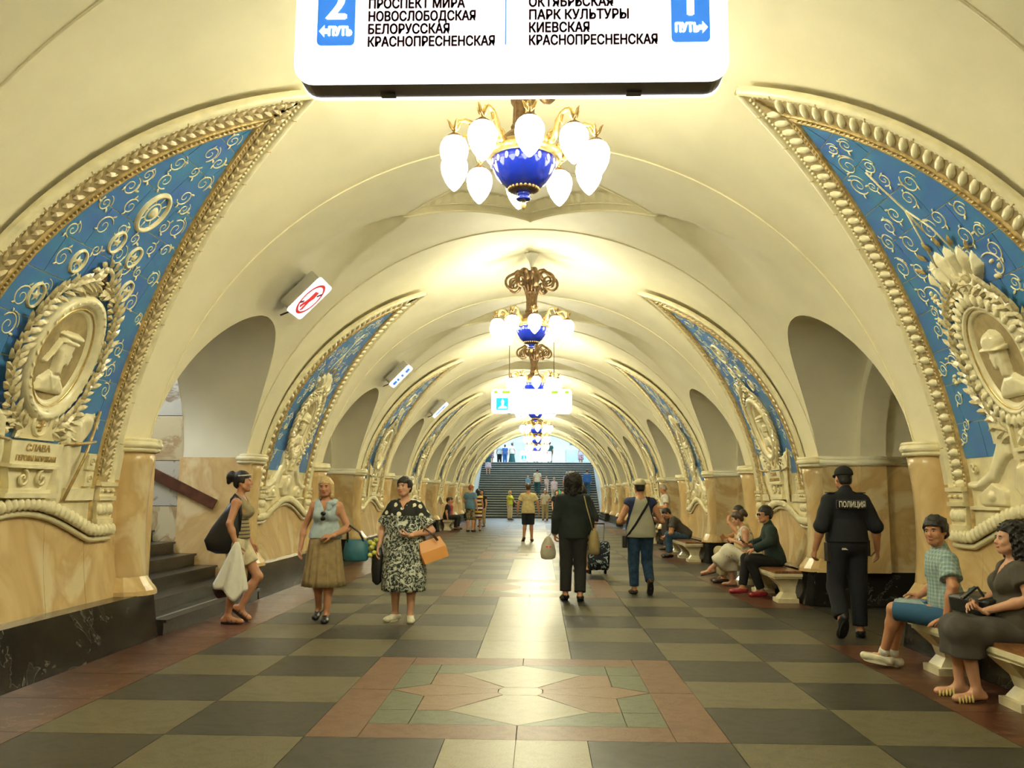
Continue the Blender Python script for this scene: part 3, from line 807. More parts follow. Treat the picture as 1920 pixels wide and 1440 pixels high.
def relief(shapes, res=.016, d0=.012, mapf=None, extra=None):
    """shapes: ('p', pts, h, rnd) / ('e', cx, cy, rx, ry, h, rnd) / ('c', ax, ay, bx, by, r, h)"""
    xs_, ys_ = [], []
    for s in shapes:
        if s[0] == 'p': xs_ += [p[0] for p in s[1]]; ys_ += [p[1] for p in s[1]]
        elif s[0] == 'e': xs_ += [s[1]-s[3], s[1]+s[3]]; ys_ += [s[2]-s[4], s[2]+s[4]]
        else: xs_ += [min(s[1], s[3])-s[5], max(s[1], s[3])+s[5]]; ys_ += [min(s[2], s[4])-s[5], max(s[2], s[4])+s[5]]
    gx = np.arange(min(xs_)-2*res, max(xs_)+2*res, res); gy = np.arange(min(ys_)-2*res, max(ys_)+2*res, res)
    X, Y = np.meshgrid(gx, gy); H = np.zeros(X.shape)
    for s in shapes:
        if s[0] == 'p': d = -poly_sdf(X, Y, s[1]); h, rn = s[2], s[3]
        elif s[0] == 'e': d = (1-np.sqrt(((X-s[1])/s[3])**2+((Y-s[2])/s[4])**2))*min(s[3], s[4]); h, rn = s[5], s[6]
        else:
            ax, ay, bx, by, r_, h = s[1:7]; ex, ey = bx-ax, by-ay
            t = np.clip(((X-ax)*ex+(Y-ay)*ey)/(ex*ex+ey*ey+1e-9), 0, 1); d = r_-np.hypot(X-ax-ex*t, Y-ay-ey*t); rn = r_
        q = np.clip(d/rn, 0, 1); H = np.maximum(H, h*np.sqrt(1-(1-q)**2))
    if extra is not None: H = np.where(H > 0, H+extra(X, Y)*np.clip(H*60, 0, 1), 0)
    ny, nx = X.shape; on = H > 1e-4
    cell = on[:-1, :-1] | on[1:, :-1] | on[:-1, 1:] | on[1:, 1:]
    used = np.zeros(X.shape, bool); ii, jj = np.nonzero(cell)
    for a, b_ in ((0, 0), (1, 0), (0, 1), (1, 1)): used[ii+a, jj+b_] = True
    idx = -np.ones(X.shape, int); idx[used] = np.arange(used.sum())
    f = mapf or (lambda x, y, h: PT(x, y, d0+h))
    V = [f(x, y, h) for x, y, h in zip(X[used], Y[used], H[used])]
    F = np.stack([idx[ii, jj], idx[ii, jj+1], idx[ii+1, jj+1], idx[ii+1, jj]], 1)
    mb = MB(); mb.add(V, [tuple(r) for r in F.tolist()]); return mb
def arch_s(w): 
    a = abs(w); return .0 if a > 1.12 else .27*math.cos(a/1.12*PI/2)**1.1
def path_tube(mb, pts, r, d=.022, n=6):
    mb.tube([PT(x, y, d) for x, y in pts], r, n)
def spiral(cx, cy, r0, a0, turns, dirn=1, n=22):
    return [(cx+r0*(1-.85*i/n)*math.cos(a0+dirn*2*PI*turns*i/n), cy+r0*(1-.85*i/n)*math.sin(a0+dirn*2*PI*turns*i/n)) for i in range(n+1)]
def ellipse_ring(mb, cx, cy, prof, n=44, rx=.36, ry=.47):
    rows = [[PT(cx+(rx+o)*math.cos(2*PI*i/n), cy+(ry+o)*math.sin(2*PI*i/n), d) for o, d in prof] for i in range(n+1)]
    b = len(mb.V); m = len(prof)
    for r in rows: mb.V += r
    for i in range(n):
        for j in range(m-1): mb.F.append((b+i*m+j, b+i*m+j+1, b+(i+1)*m+j+1, b+(i+1)*m+j))
    return mb
def pbox(mb, w0, w1, s0, s1, d0, d1, tw=0.0, n=3):
    """a block on the wall; tw widens its top"""
    R_ = []
    for i in range(n+1):
        t = i/n; s = s0+(s1-s0)*t; e = tw*t
        R_.append([PT(w0-e, s, d0), PT(w0-e, s, d1), PT(w1+e, s, d1), PT(w1+e, s, d0)])
    return mb.rings(R_)
def leaf_mb(l=.13, w_=.045, h=.022, curl=.02):
    return MB().add([(0, 0, 0), (l*.35, w_*.5, .004), (l*.7, w_*.42, .008+curl*.4), (l, 0, curl), (l*.7, -w_*.42, .008+curl*.4), (l*.35, -w_*.5, .004), (l*.35, 0, h), (l*.7, 0, h*.8+curl*.5)],
                    [(0, 6, 1), (0, 5, 6), (1, 6, 7, 2), (5, 4, 7, 6), (2, 7, 3), (7, 4, 3)])
def egg_mb(a, b_, h, n=8):
    mb = MB(); R_ = []
    for t, z in ((1, 0), (.85, .55), (.45, .93)):
        R_.append([(a*t*math.cos(2*PI*j/n), b_*t*math.sin(2*PI*j/n), h*z) for j in range(n)])
    return mb.rings(R_, False, True)
LEAF = leaf_mb(); LEAF_ME = None
def emit(items, root, single):
    """items: (name, proto, material, matrix); protos become objects of their own or one joined relief"""
    cache = {}; joined = {}
    for nm, proto, m_, M in items:
        if nm in single:
            key = (nm, id(proto))
            if key not in EMIT_ME: EMIT_ME[key] = proto.data(nm, m_, nm != 'leaf' or proto is TONGUE)
            o = obj(nm, EMIT_ME[key], root); o.matrix_local = M
        else:
            j = joined.setdefault((nm, m_.name), MB()); j.add([M @ Vector(v) for v in proto.V], proto.F)
    for (nm, mn), mb in joined.items():
        o = mb.build(nm + '_band' if not nm.endswith('band') else nm, MATS[mn], root, True); o['kind'] = 'stuff'
EMIT_ME = {}
TONGUE = egg_mb(.095, .04, .03); EGG = egg_mb(.035, .062, .035); BEAD = egg_mb(.017, .017, .018, 6); BEAD2 = egg_mb(.02, .012, .02, 6)
RELF = leaf_mb(.125, .055, .028, .014); WREATH = leaf_mb(.15, .06, .035, .03); SPRIG = leaf_mb(.05, .022, .012, .006)
def star_mb(r, h):
    mb = MB(); v = [(0, 0, h)]
    for i in range(10): q = r if i % 2 == 0 else r*.42; v.append((q*math.sin(PI*i/5), q*math.cos(PI*i/5), 0))
    return mb.add(v, [(0, 1+(i+1) % 10, 1+i) for i in range(10)])
STAR = star_mb(.055, .025); STAR_B = star_mb(.085, .045)
DARK_STAR = mat('dark_star', (.10, .05, .03), .3, metal=.4)
LEAFM = mat('majolica_leaf', (.62, .54, .33), .3, noise=.35, nscale=18, coat=.3)
def make_panel(kind, detail):
    root = empty('majolica_panel')
    F = .33                                         # width of the border
    # cream ground
    mb = MB(); nu, nv = 24, 40; rows = []
    for j in range(nv+1):
        row = []
        for i in range(nu+1):
            u = -1+2*i/nu; s0 = arch_s(1.45*u); s = s0+(S_TOT-s0)*j/nv; row.append(PT(u*w_panel(s), s, .015))
        rows.append(row)
    grid(mb, rows); mb.build('ground', MAJ, root, True)
    # blue field in tiles with open joints
    inner = offset_contour(F, 200)
    def wi(s):
        best = 0
        for (w0, s0), (w1, s1) in zip(inner, inner[1:]):
            if s0 <= s <= s1 and s1 > s0: best = w0+(w1-w0)*(s-s0)/(s1-s0)
        return best
    s_top = max(s for w_, s in inner if w_ > .01)
    sb = .74; rows_s = [sb]
    while rows_s[-1] < s_top-.25: rows_s.append(rows_s[-1]+(.33 if len(rows_s) % 2 else .37))
    rows_s[-1] = s_top
    big = MB()
    for ri, (a, b_) in enumerate(zip(rows_s, rows_s[1:])):
        wm = max(wi(a), wi(b_)); cuts = [-2.0] + [c for c in ([-.95, -.48, 0, .48, .95] if ri % 2 else [-.72, -.25, .25, .72]) if abs(c) < wm-.12] + [2.0]
        for c0, c1 in zip(cuts, cuts[1:]):
            mb = MB(); rr = []; g = .004
            for i in range(6):
                s = a+g+(b_-a-2*g)*i/5; wl = wi(s)
                l_, r_ = max(c0+g, -wl), min(c1-g, wl)
                if r_ < l_: l_ = r_ = (l_+r_)/2
                rr.append([(l_, s), ((l_+r_)/2, s), (r_, s)])
            grid(mb, [[PT(x, s, .022) for x, s in r] for r in rr])
            edge = [r[0] for r in rr] + [rr[-1][1]] + [r[2] for r in rr[::-1]] + [rr[0][1]]
            mb.rings([[PT(x, s, .012) for x, s in edge], [PT(x, s, .022) for x, s in edge]], False, False)
            if detail: mb.build('tile', BLUE, root, False)
            else: big.add(mb.V, mb.F)
    if not detail: big.build('blue_field', BLUE, root)
    # border mouldings
    strip([(-.05, .0), (-.05, .035), (-.03, .06), (0, .068), (.025, .055), (.035, .03)], 60, None).build('outer_roll', MAJ_L, root, True)
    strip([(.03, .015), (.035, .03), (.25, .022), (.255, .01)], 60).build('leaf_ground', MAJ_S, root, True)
    strip([(.245, .01), (.25, .04), (.265, .045), (.275, .03), (.30, .03), (.305, .045), (.325, .045), (.335, .01)], 60).build('inner_fillet', MAJ_D, root, True)
    it = []
    for sg in (1, -1):
        for w_, s_, a in along(.15, .098 if kind == 'B' else .085, .5):
            ang = a if sg > 0 else PI-a
            if kind == 'B': it.append(('leaf', TONGUE, MAJ_L, frame(sg*w_, s_, .024, ang+PI/2)))
            else:
                for e in (-.6, .6): it.append(('leaf', RELF, MAJ_T, frame(sg*w_, s_, .022, ang+(PI if e > 0 else PI)+e+PI)))
        for w_, s_, a in along(.047, .036, .45): it.append(('bead', BEAD, MAJ_L, frame(sg*w_, s_, .028, 0)))
        for w_, s_, a in along(.287, .034, .5): it.append(('twist', BEAD2, MAJ_D, frame(sg*w_, s_, .034, (a if sg > 0 else PI-a)+.6)))
    emit(it, root, {'leaf'} if detail else set())
    # joints across the outer roll
    mb = MB()
    for sg in (1, -1):
        for w_, s_, a in along(.0, .42, .3):
            M = frame(sg*w_, s_, .0, a if sg > 0 else PI-a); mb.box(-.004, .004, -.022, .022, .055, .0685, M)
    mb.build('roll_joint', MAJ_D, root)['kind'] = 'stuff'
    # arched foot with egg moulding
    ws = [-1.5+3.0*i/60 for i in range(61)]
    mb = MB(); mb.tube([PT(x, arch_s(x), .06) for x in ws], .04, 8); mb.tube([PT(x, arch_s(x)-.075, .03) for x in ws], .028, 8)
    mb.build('foot_moulding', MAJ_L, root, True)
    it = []; acc = 0
    for x0, x1 in zip([-1.5+3*i/600 for i in range(601)], [-1.5+3*(i+1)/600 for i in range(600)]):
        ds = math.hypot(x1-x0, arch_s(x1)-arch_s(x0)); acc += ds
        if acc > .078: it.append(('egg', EGG, MAJ_L, frame(x1, arch_s(x1)+.012, .082, math.atan2(arch_s(x1)-arch_s(x0), x1-x0)))); acc = 0
    emit(it, root, {'egg'} if detail else set())
    # corner blocks carrying the flanks
    for sg in (-1, 1):
        mb = MB(); a, b_ = sorted((sg*1.16, sg*1.46))
        pbox(mb, a, b_, .06, .12, .0, .09); pbox(mb, a+.02, b_-.02, .12, .30, .0, .07, .02); pbox(mb, a-.01, b_+.01, .30, .34, 0, .10); pbox(mb, a+.01, b_-.01, .34, .44, 0, .08); pbox(mb, a-.015, b_+.015, .44, .48, 0, .10)
        mb.build('corner_block', MAJ, root)
        it = []
        for i in range(4): it.append(('flute', EGG, MAJ_L, frame(a+.05+i*.066, .21, .07)))
        for i in range(5): it.append(('tooth', BEAD, MAJ_D if i % 2 else MAJ_L, frame(a+.04+i*.055, .39, .08, 0, 1.3)))
        emit(it, root, set())
    # medallion
    mc = 1.55; rx, ry = .30, .40
    if kind == 'A': pr = [(-.02, .012), (0, .035), (.03, .05), (.05, .045), (.07, .07), (.12, .105), (.165, .085), (.18, .03), (.18, .01)]
    else: pr = [(-.02, .012), (0, .04), (.02, .06), (.04, .05), (.055, .075), (.075, .08), (.085, .05), (.11, .085), (.16, .08), (.19, .04), (.19, .01)]
    md = ellipse_ring(MB(), 0, mc, pr, 48, rx, ry).build('medallion', MAJ_L, root, True)
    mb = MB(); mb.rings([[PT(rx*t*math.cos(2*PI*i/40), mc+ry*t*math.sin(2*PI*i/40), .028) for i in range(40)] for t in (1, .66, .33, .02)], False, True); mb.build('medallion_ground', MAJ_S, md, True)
    ellipse_ring(MB(), 0, mc, [(.035, .052), (.042, .066), (.05, .052)], 48, rx, ry).build('gilt_ring', GILT, md, True)
    it = []
    for i in range(34):
        a = 2*PI*i/34; it.append(('gadroon' if kind == 'B' else 'leaflet', egg_mb(.05, .026, .02) if i == 0 and False else (GADR if kind == 'B' else SPRIG), MAJ_L, frame((rx+.135)*math.cos(a), mc+(ry+.135)*math.sin(a), .082 if kind == 'B' else .1, math.atan2(ry*math.sin(a)/ry, math.cos(a)*ry/rx) if kind == 'B' else a+PI/2+.3)))
    emit(it, md, set())
    if kind == 'A':
        sh = [('p', [(-.22, -.33), (.18, -.33), (.17, -.25), (.06, -.16), (-.09, -.14), (-.20, -.22)], .04, .05),
              ('p', [(-.07, -.17), (-.085, -.05), (-.115, .05), (-.10, .13), (.02, .165), (.088, .12), (.092, .07), (.086, .055), (.130, .012), (.100, .0), (.108, -.02), (.096, -.032), (.102, -.06), (.07, -.088), (.035, -.078), (.045, -.17)], .055, .04),
              ('e', -.02, .025, .02, .032, .066, .02), ('p', [(-.12, .115), (.10, .105), (.112, .15), (-.11, .165)], .068, .015), ('e', .02, .185, .155, .036, .085, .03), ('c', -.11, .13, -.165, .0, .016, .045), ('c', -.165, .0, -.21, -.07, .016, .04),
              ('c', .05, -.19, .0, -.30, .012, .052), ('c', -.09, -.18, .0, -.30, .012, .052)]
    else:
        sh = [('p', [(-.17, -.34), (.25, -.33), (.23, -.23), (.10, -.15), (-.05, -.16), (-.15, -.24)], .04, .05),
              ('p', [(.08, -.17), (.09, -.05), (.115, .05), (.10, .13), (-.02, .165), (-.085, .12), (-.09, .07), (-.084, .055), (-.128, .012), (-.098, .0), (-.106, -.02), (-.094, -.032), (-.10, -.06), (-.07, -.088), (-.03, -.078), (-.035, -.17)], .055, .04),
              ('e', .03, .02, .02, .032, .066, .02), ('e', .012, .135, .128, .105, .085, .07), ('p', [(-.135, .085), (.15, .055), (.155, .09), (-.125, .125)], .09, .016), ('c', .03, .06, -.05, -.085, .009, .066), ('c', -.02, -.2, .05, -.3, .012, .05)]
    relief([(q[0], [(x, y+mc) for x, y in q[1]], *q[2:]) if q[0] == 'p' else ((q[0], q[1], q[2]+mc, *q[3:]) if q[0] == 'e' else (q[0], q[1], q[2]+mc, q[3], q[4]+mc, *q[5:])) for q in sh], .0085 if detail else .02, .03).build('relief_bust', MAJ_L, md, True)
    # laurel round the medallion
    it = []; rnd = random.Random(3 if kind == 'A' else 5)
    for sg in (1, -1):
        n = 24 if kind == 'A' else 20
        for i in range(n):
            a = -PI/2 + sg*(.35+(PI-.55)*i/(n-1)); q = .30 if kind == 'A' else .27
            x, y = (rx+q)*math.cos(a), mc+(ry+q)*math.sin(a)
            tx, ty = -(rx+q)*math.sin(a)*sg, (ry+q)*math.cos(a)*sg; ta = math.atan2(ty, tx)
            for e in (-.75, .1, .8): it.append(('leaf', WREATH, LEAFM, frame(x+rnd.uniform(-.015, .015), y, .04+rnd.uniform(0, .02), ta+e+rnd.uniform(-.2, .2), rnd.uniform(.85, 1.15))))
    emit(it, root, {'leaf'} if detail else set())
    # scrolls, ovals and stars in the field
    mb = MB(); ov = MB(); it = []
    def sprays(x, y, r, a0, dirn):
        p = spiral(x, y, r, a0, 1.5, dirn); path_tube(mb, p, [.0075-.0002*i for i in range(23)])
        for i in (2, 8): it.append(('sprig', SPRIG, MAJ_L, frame(p[i][0], p[i][1], .024, a0+dirn*2*PI*1.35*i/22+(1.2 if i % 2 else -.4)*dirn)))
    if kind == 'A':
        for cx, cy, qx, qy in ((0, 3.0, .15, .19),): ellipse_ring(ellipse_ring(MB(), cx, cy, [(-.02, .02), (-.015, .045), (.005, .05), (.02, .03), (.025, .02)], 30, qx, qy), cx, cy, [(-.01, .02), (0, .032), (.01, .02)], 24, .075, .09).build('oval_frame', MAJ_L, root, True)
        for i in range(8):
            a = PI*i/4; path_tube(mb, [(.08*math.cos(a), 3.0+.1*math.sin(a)), (.13*math.cos(a), 3.0+.165*math.sin(a))], .006)
        it.append(('crest', egg_mb(.04, .06, .035), MAJ_L, frame(0, 3.0, .02)))
        for cx, cy in ((-.42, 2.33), (.43, 2.28), (-.13, 2.62), (.22, 2.58), (-.66, 1.95)):
            ellipse_ring(MB(), cx, cy, [(-.012, .02), (-.008, .04), (.005, .042), (.014, .02)], 24, .08, .1).build('oval_frame', MAJ_L, root, True); it.append(('star', STAR, MAJ_L, frame(cx, cy, .024, .3)))
        mbs = MB(); it.append(('star_dark', STAR_B, DARK_STAR, frame(0, 2.26, .05)))
        for i in range(26):
            a = 2*PI*i/26; it.append(('leaf_small', RELF, LEAFM, frame(.15*math.cos(a), 2.26+.15*math.sin(a), .04, a+PI/2+(.7 if i % 2 else -.5))))
        sc_l = [(.2, 3.28, .09, -2.4, 1), (-.2, 3.28, .09, -.7, -1), (.0, 3.5, .06, -1.6, 1), (.29, 2.95, .07, 2.0, -1), (-.31, 2.93, .08, 1.2, 1), (.36, 2.72, .07, 2.2, -1), (-.42, 2.68, .1, .5, 1), (.05, 2.72, .06, -1, 1),
                (-.62, 2.3, .09, .8, 1), (.62, 2.2, .09, 2.4, -1), (-.8, 1.9, .1, .6, 1), (.83, 1.75, .08, 2.4, -1), (.9, 1.35, .08, 2.2, -1), (-.92, 1.3, .09, .8, 1), (-.3, 2.48, .06, 1, -1), (.42, 2.48, .06, 2, 1), (.95, 1.05, .06, 2, 1)]
    else:
        for cx, cy in ((-.5, 2.2), (.52, 2.22), (-.83, 1.5), (.84, 1.5)):
            for i in range(5): it.append(('figure', egg_mb(.03, .018, .02), MAJ_L, frame(cx+rnd.uniform(-.05, .05), cy+rnd.uniform(-.07, .07), .022, rnd.uniform(0, 3))))
            path_tube(mb, spiral(cx, cy, .15, 2.2, .8, -1), .008)
        path_tube(mb, [(0, 3.45), (-.02, 3.25), (.0, 3.0), (0, 2.75)], .012); path_tube(mb, [(0, 3.0), (.12, 2.75), (.2, 2.4)], .009); path_tube(mb, [(0, 3.0), (-.1, 2.75), (-.2, 2.4)], .009)
        sc_l = [(.1, 3.3, .07, -2.4, 1), (-.1, 3.32, .06, -.7, -1), (.16, 3.05, .09, -2.0, 1), (-.17, 3.02, .09, -1, -1), (.28, 2.78, .09, -2.0, 1), (-.3, 2.75, .1, -1, -1), (.42, 2.55, .1, -2, 1), (-.45, 2.5, .09, -1, -1), (.3, 2.42, .06, 1, 1), (-.3, 2.4, .06, 2, -1),
                (.62, 2.35, .09, -2, 1), (-.65, 2.3, .08, -1, -1), (.75, 1.95, .08, 2, 1), (-.75, 1.95, .08, 1, -1), (.93, 1.35, .07, 2, 1), (-.93, 1.3, .07, 1, -1), (.95, 1.05, .06, 2, 1), (-.95, 1.05, .06, 1, -1)]
    for q in sc_l: sprays(*q)
    pts = [(w_*.62*(1 if i % 2 else -1)*0 + w_*.55, s_) for i, (w_, s_) in enumerate(inner[60:150:6])]
    # fill the free blue with more vines
    rf = random.Random(11 if kind == 'A' else 12); put_ = [(q[0], q[1], q[2]) for q in sc_l]
    for _ in range(260):
        y = rf.uniform(.85, s_top-.15); x = rf.uniform(-1, 1)*(wi(y)-.07); r_ = rf.uniform(.06, .115)
        if wi(y) < .1 or wi(y+r_) - abs(x) < r_*.9: continue
        if ((x/(rx+.42))**2+((y-mc)/(ry+.42))**2) < 1 or (y < 1.25 and abs(x) < .9): continue
        if kind == 'B' and abs(x) < .42 and y < 2.62: continue
        if kind == 'A' and (math.hypot(x, y-3.0) < .27 or math.hypot(x, y-2.26) < .27): continue
        if any(math.hypot(x-a, y-b_) < (r_+c)*1.02 for a, b_, c in put_): continue
        put_.append((x, y, r_)); sprays(x, y, r_, rf.uniform(0, 6), rf.choice((-1, 1)))
        path_tube(mb, [(x+r_*1.1*math.cos(t), y+r_*1.1*math.sin(t)) for t in [i*.25 for i in range(7)]], .005)
    mb.build('scrollwork', MAJ_L, root, True)['kind'] = 'stuff'
    pass
    emit(it, root, {'star', 'star_dark'} if detail else set())
    # lower relief: pedestal, plaque, banners
    fold = lambda X, Y: .012*np.sin(X*34+Y*13)
    if kind == 'A':
        pd = MB(); pbox(pd, -.36, .36, .33, .37, 0, .12); pbox(pd, -.30, .30, .37, .40, 0, .10); pbox(pd, -.26, .26, .40, .58, 0, .08, .06); pbox(pd, -.36, .36, .58, .61, 0, .13)
        pd.build('pedestal', MAJ_L, root)
        pl = MB(); pbox(pl, -.34, .34, .61, .80, 0, .10, .03); pl = pl.build('plaque', MAJ_L, root)
        for t, s_, sz, wd in (('СЛАВА', .725, .078, .34), ('ГЕРОЯМ МОРЯКАМ', .64, .062, .56)):
            me = text_mesh(t, sz, MAJ_D, wd, .0015, 'CENTER', .004); o = obj('lettering', me, pl); o.matrix_local = frame(0, s_, .104)
        ct = MB(); pbox(ct, -.27, .27, .82, 1.12, 0, .06, -.03); ct = ct.build('cartouche', MAJ, root)
        mb = MB(); mb.rings([[PT(.12*t*math.cos(2*PI*i/28), .965+.12*t*math.sin(2*PI*i/28), d) for i in range(28)] for t, d in ((1, .05), (1, .075), (.88, .085), (.84, .068), (.02, .068))], False, True); mb.build('disc', MAJ_L, ct)
        relief([('c', .0, .90, .02, 1.03, .014, .02), ('c', -.04, .93, .05, .95, .012, .02), ('c', -.03, 1.0, .03, .98, .012, .02), ('e', 0, .965, .03, .05, .02, .02)], .008, .068).build('anchor_relief', MAJ_D, ct, True)
        for sg in (-1, 1):
            p = [(.36, .25), (.42, .16), (.5, .24), (.62, .45), (.78, .85), (.88, 1.12), (.72, 1.1), (.45, 1.0), (.38, .7)]
            relief([('p', [(sg*x, y) for x, y in p], .06, .06)], .018, .012, extra=fold).build('banner', MAJ_L, root, True)
            MB().tube([PT(sg*.36, .80, .07), PT(sg*.66, .83, .10), PT(sg*.90, .86, .09)], .014, 6).build('banner_pole', MAJ_D, root, True); mb = MB(); mb.tube([PT(sg*.9, 1.15, .05), PT(sg*.78, .72, .09), PT(sg*.6, .3, .05)], .016, 6); mb.build('banner_pole', MAJ_D, root, True)
            relief([('e', sg*(.42+.1*i), .86+.05*(i % 2), .045, .03, .06, .03) for i in range(3)] + [('c', sg*.36, .9+.06*i, sg*.62, .84+.07*i, .018, .06) for i in range(3)], .014, .02).build('trophy', MAJ, root, True)
        for sg in (-1, 1):
            for s0 in (.5, .66):
                sp_ = pbox(MB(), sg*1.0-.07, sg*1.0+.07, s0-.07, s0+.07, 0, .045).build('small_panel', MAJ_L, root)
                mb = MB(); path_tube(mb, spiral(sg*1.0, s0, .045, 0, 1.2, sg), .008, .05); mb.build('volute', MAJ, sp_, True)
            pbox(MB(), min(sg*.62, sg*1.12), max(sg*.62, sg*1.12), .30, .41, 0, .05).build('small_panel', MAJ_L, root)
            mb = MB(); path_tube(mb, spiral(sg*.13, .49, .075, PI/2, 1.3, sg), .014, .10); mb.build('volute', MAJ, root, True)
    else:
        sq = MB(); pbox(sq, -.24, .24, .70, 1.10, 0, .06); sq = sq.build('plaque', MAJ, root)
        mb = MB()
        for q in ((-.17, .17, .77, .80), (-.17, .17, 1.0, 1.03), (-.17, -.14, .80, 1.0), (.14, .17, .80, 1.0)): pbox(mb, *q, .06, .09, 0, 1)
        mb.build('plaque_frame', MAJ_L, sq)
        relief([('c', -.08, .84, .08, .96, .025, .03), ('c', .06, .84, -.04, .92, .02, .03), ('e', .05, .95, .04, .03, .03, .03)], .010, .06).build('plaque_relief', MAJ_L, sq, True)
        for sg in (-1, 1):
            relief([('p', [(sg*x, y) for x, y in ((.26, .74), (.40, .70), (.62, .52), (.95, .44), (1.12, .46), (1.12, .53), (.95, .53), (.7, .63), (.5, .85), (.44, 1.1), (.26, 1.12))], .05, .05)], .018, .012).build('shoulder', MAJ_L, root, True)
            relief([('p', [(sg*x, y) for x, y in ((.5, .30), (.92, .30), (.98, .40), (.7, .52), (.48, .44))], .035, .02), ('e', sg*.72, .39, .08, .05, .055, .03)], .014, .012).build('diamond', MAJ, root, True)
            mb = MB(); path_tube(mb, spiral(sg*.98, .66, .06, 0, 1.2, sg), .012, .04); mb.build('volute', MAJ_L, root, True); pbox(MB(), min(sg*.62, sg*1.12), max(sg*.62, sg*1.12), .27, .30, 0, .05).build('fillet', MAJ_L, root)
            mb = MB(); pbox(mb, min(sg*.40, sg*.52), max(sg*.40, sg*.52), .85, 1.06, 0, .05); mb.build('oval_tablet', MAJ_L, root)
        relief([('p', [(-.2, .32), (.2, .32), (.34, .46), (.26, .66), (0, .72), (-.26, .66), (-.34, .46)], .05, .05), ('e', 0, .52, .09, .12, .08, .06)], .016, .012).build('shield', MAJ, root, True)
        fl_ = []
        for i, a in enumerate((-.75, -.45, -.15, .15, .45, .75)):
            tipx, tipy = .46*math.sin(a)*1.15, 2.06+.52*math.cos(a)
            fl_.append(('p', [(-.03+.05*math.sin(a), 2.03), (tipx-.03, tipy-.1), (tipx, tipy), (tipx+.07*math.cos(a), tipy-.08-.03*abs(i-2.5)), (.05+.05*math.sin(a), 2.03)], .05+.012*(i % 2), .05))
        relief(fl_, .014, .02, extra=lambda X, Y: .010*np.sin(X*60)).build('flag_fan', MAJ_L, root, True)
        it = []
        for a in (-.75, -.45, -.15, .15, .45, .75): it.append(('spear_tip', RELF, MAJ_D, frame(.46*math.sin(a)*1.15, 2.06+.52*math.cos(a), .04, PI/2-a)))
        emit(it, root, set())
    return root
GADR = egg_mb(.06, .03, .022)
PROTO = {(kd, dt): None for kd in 'AB' for dt in (0, 1)}
WHERE = {-1: 'near the viewer', 0: 'nearest', 1: 'second', 2: 'third', 3: 'fourth', 4: 'fifth', 5: 'sixth', 6: 'last'}
for k in range(0, 7):
    for side in (-1, 1):
        kd = 'A' if (k % 2 == 0) == (side == -1) else 'B'
        dt = 1 if k < 2 else 0
        if PROTO[(kd, dt)] is None: r = PROTO[(kd, dt)] = make_panel(kd, dt)
        else: r = copy_tree(PROTO[(kd, dt)])
        r.location = (0, Y0+k*PP, 0); r.rotation_euler = (0, 0, 0 if side == -1 else PI); r.name = 'majolica_panel'
        what = 'sailor medallion' if kd == 'A' else 'soldier medallion and flags'
        tag(r, 'pointed blue majolica panel with %s, %s on the %s side' % (what, WHERE[k], 'left' if side == -1 else 'right'), 'panel', 'majolica panels on the pylons')
# ------------------------------------------------------------------ figures: smooth bodies from blended limbs
def rot3(yaw=0, pitch=0, roll=0):
    """columns right, forward, up; yaw to the left positive, pitch up positive"""
    return np.array(Matrix.Rotation(yaw, 3, 'Z') @ Matrix.Rotation(pitch, 3, 'X') @ Matrix.Rotation(roll, 3, 'Y'))
def V3(*a): return np.array(a if len(a) == 3 else a[0], dtype=float)
def nz(v): return v/(np.linalg.norm(v)+1e-12)
def smin(a, b, k):
    h = np.clip(.5+.5*(b-a)/k, 0, 1); return b*(1-h)+a*h-k*h*(1-h)
def prim_eval(p, X, Y, Z):
    t = p[0]
    if t in ('rc', 'rcf'):
        a, b, r1, r2, k = p[1:6]; sq = p[6] if len(p) > 6 else None
        ba = b-a; L2 = ba@ba+1e-12
        px, py, pz = X-a[0], Y-a[1], Z-a[2]
        tt = (px*ba[0]+py*ba[1]+pz*ba[2])/L2; tc = np.clip(tt, 0, 1)
        dx, dy, dz = px-tc*ba[0], py-tc*ba[1], pz-tc*ba[2]
        if sq is not None:
            ax, f = sq; c = dx*ax[0]+dy*ax[1]+dz*ax[2]; e = c/f-c
            dx, dy, dz = dx+e*ax[0], dy+e*ax[1], dz+e*ax[2]
        d = np.sqrt(dx*dx+dy*dy+dz*dz)-(r1+(r2-r1)*tc)
        if t == 'rcf': d = np.maximum(d, (tt-1)*math.sqrt(L2))
        return d
    c, M, r = p[1], p[2], p[3]
    px, py, pz = X-c[0], Y-c[1], Z-c[2]
    q = [(px*M[0, i]+py*M[1, i]+pz*M[2, i])/r[i] for i in range(3)]
    n = np.sqrt(q[0]**2+q[1]**2+q[2]**2)
    return (n-1)*min(r)*(.55+.45*np.minimum(1, n))
def prim_box(p):
    if p[0] in ('rc', 'rcf'):
        m = max(p[3], p[4]); return np.minimum(p[1], p[2])-m, np.maximum(p[1], p[2])+m
    m = max(p[3]); return p[1]-m, p[1]+m
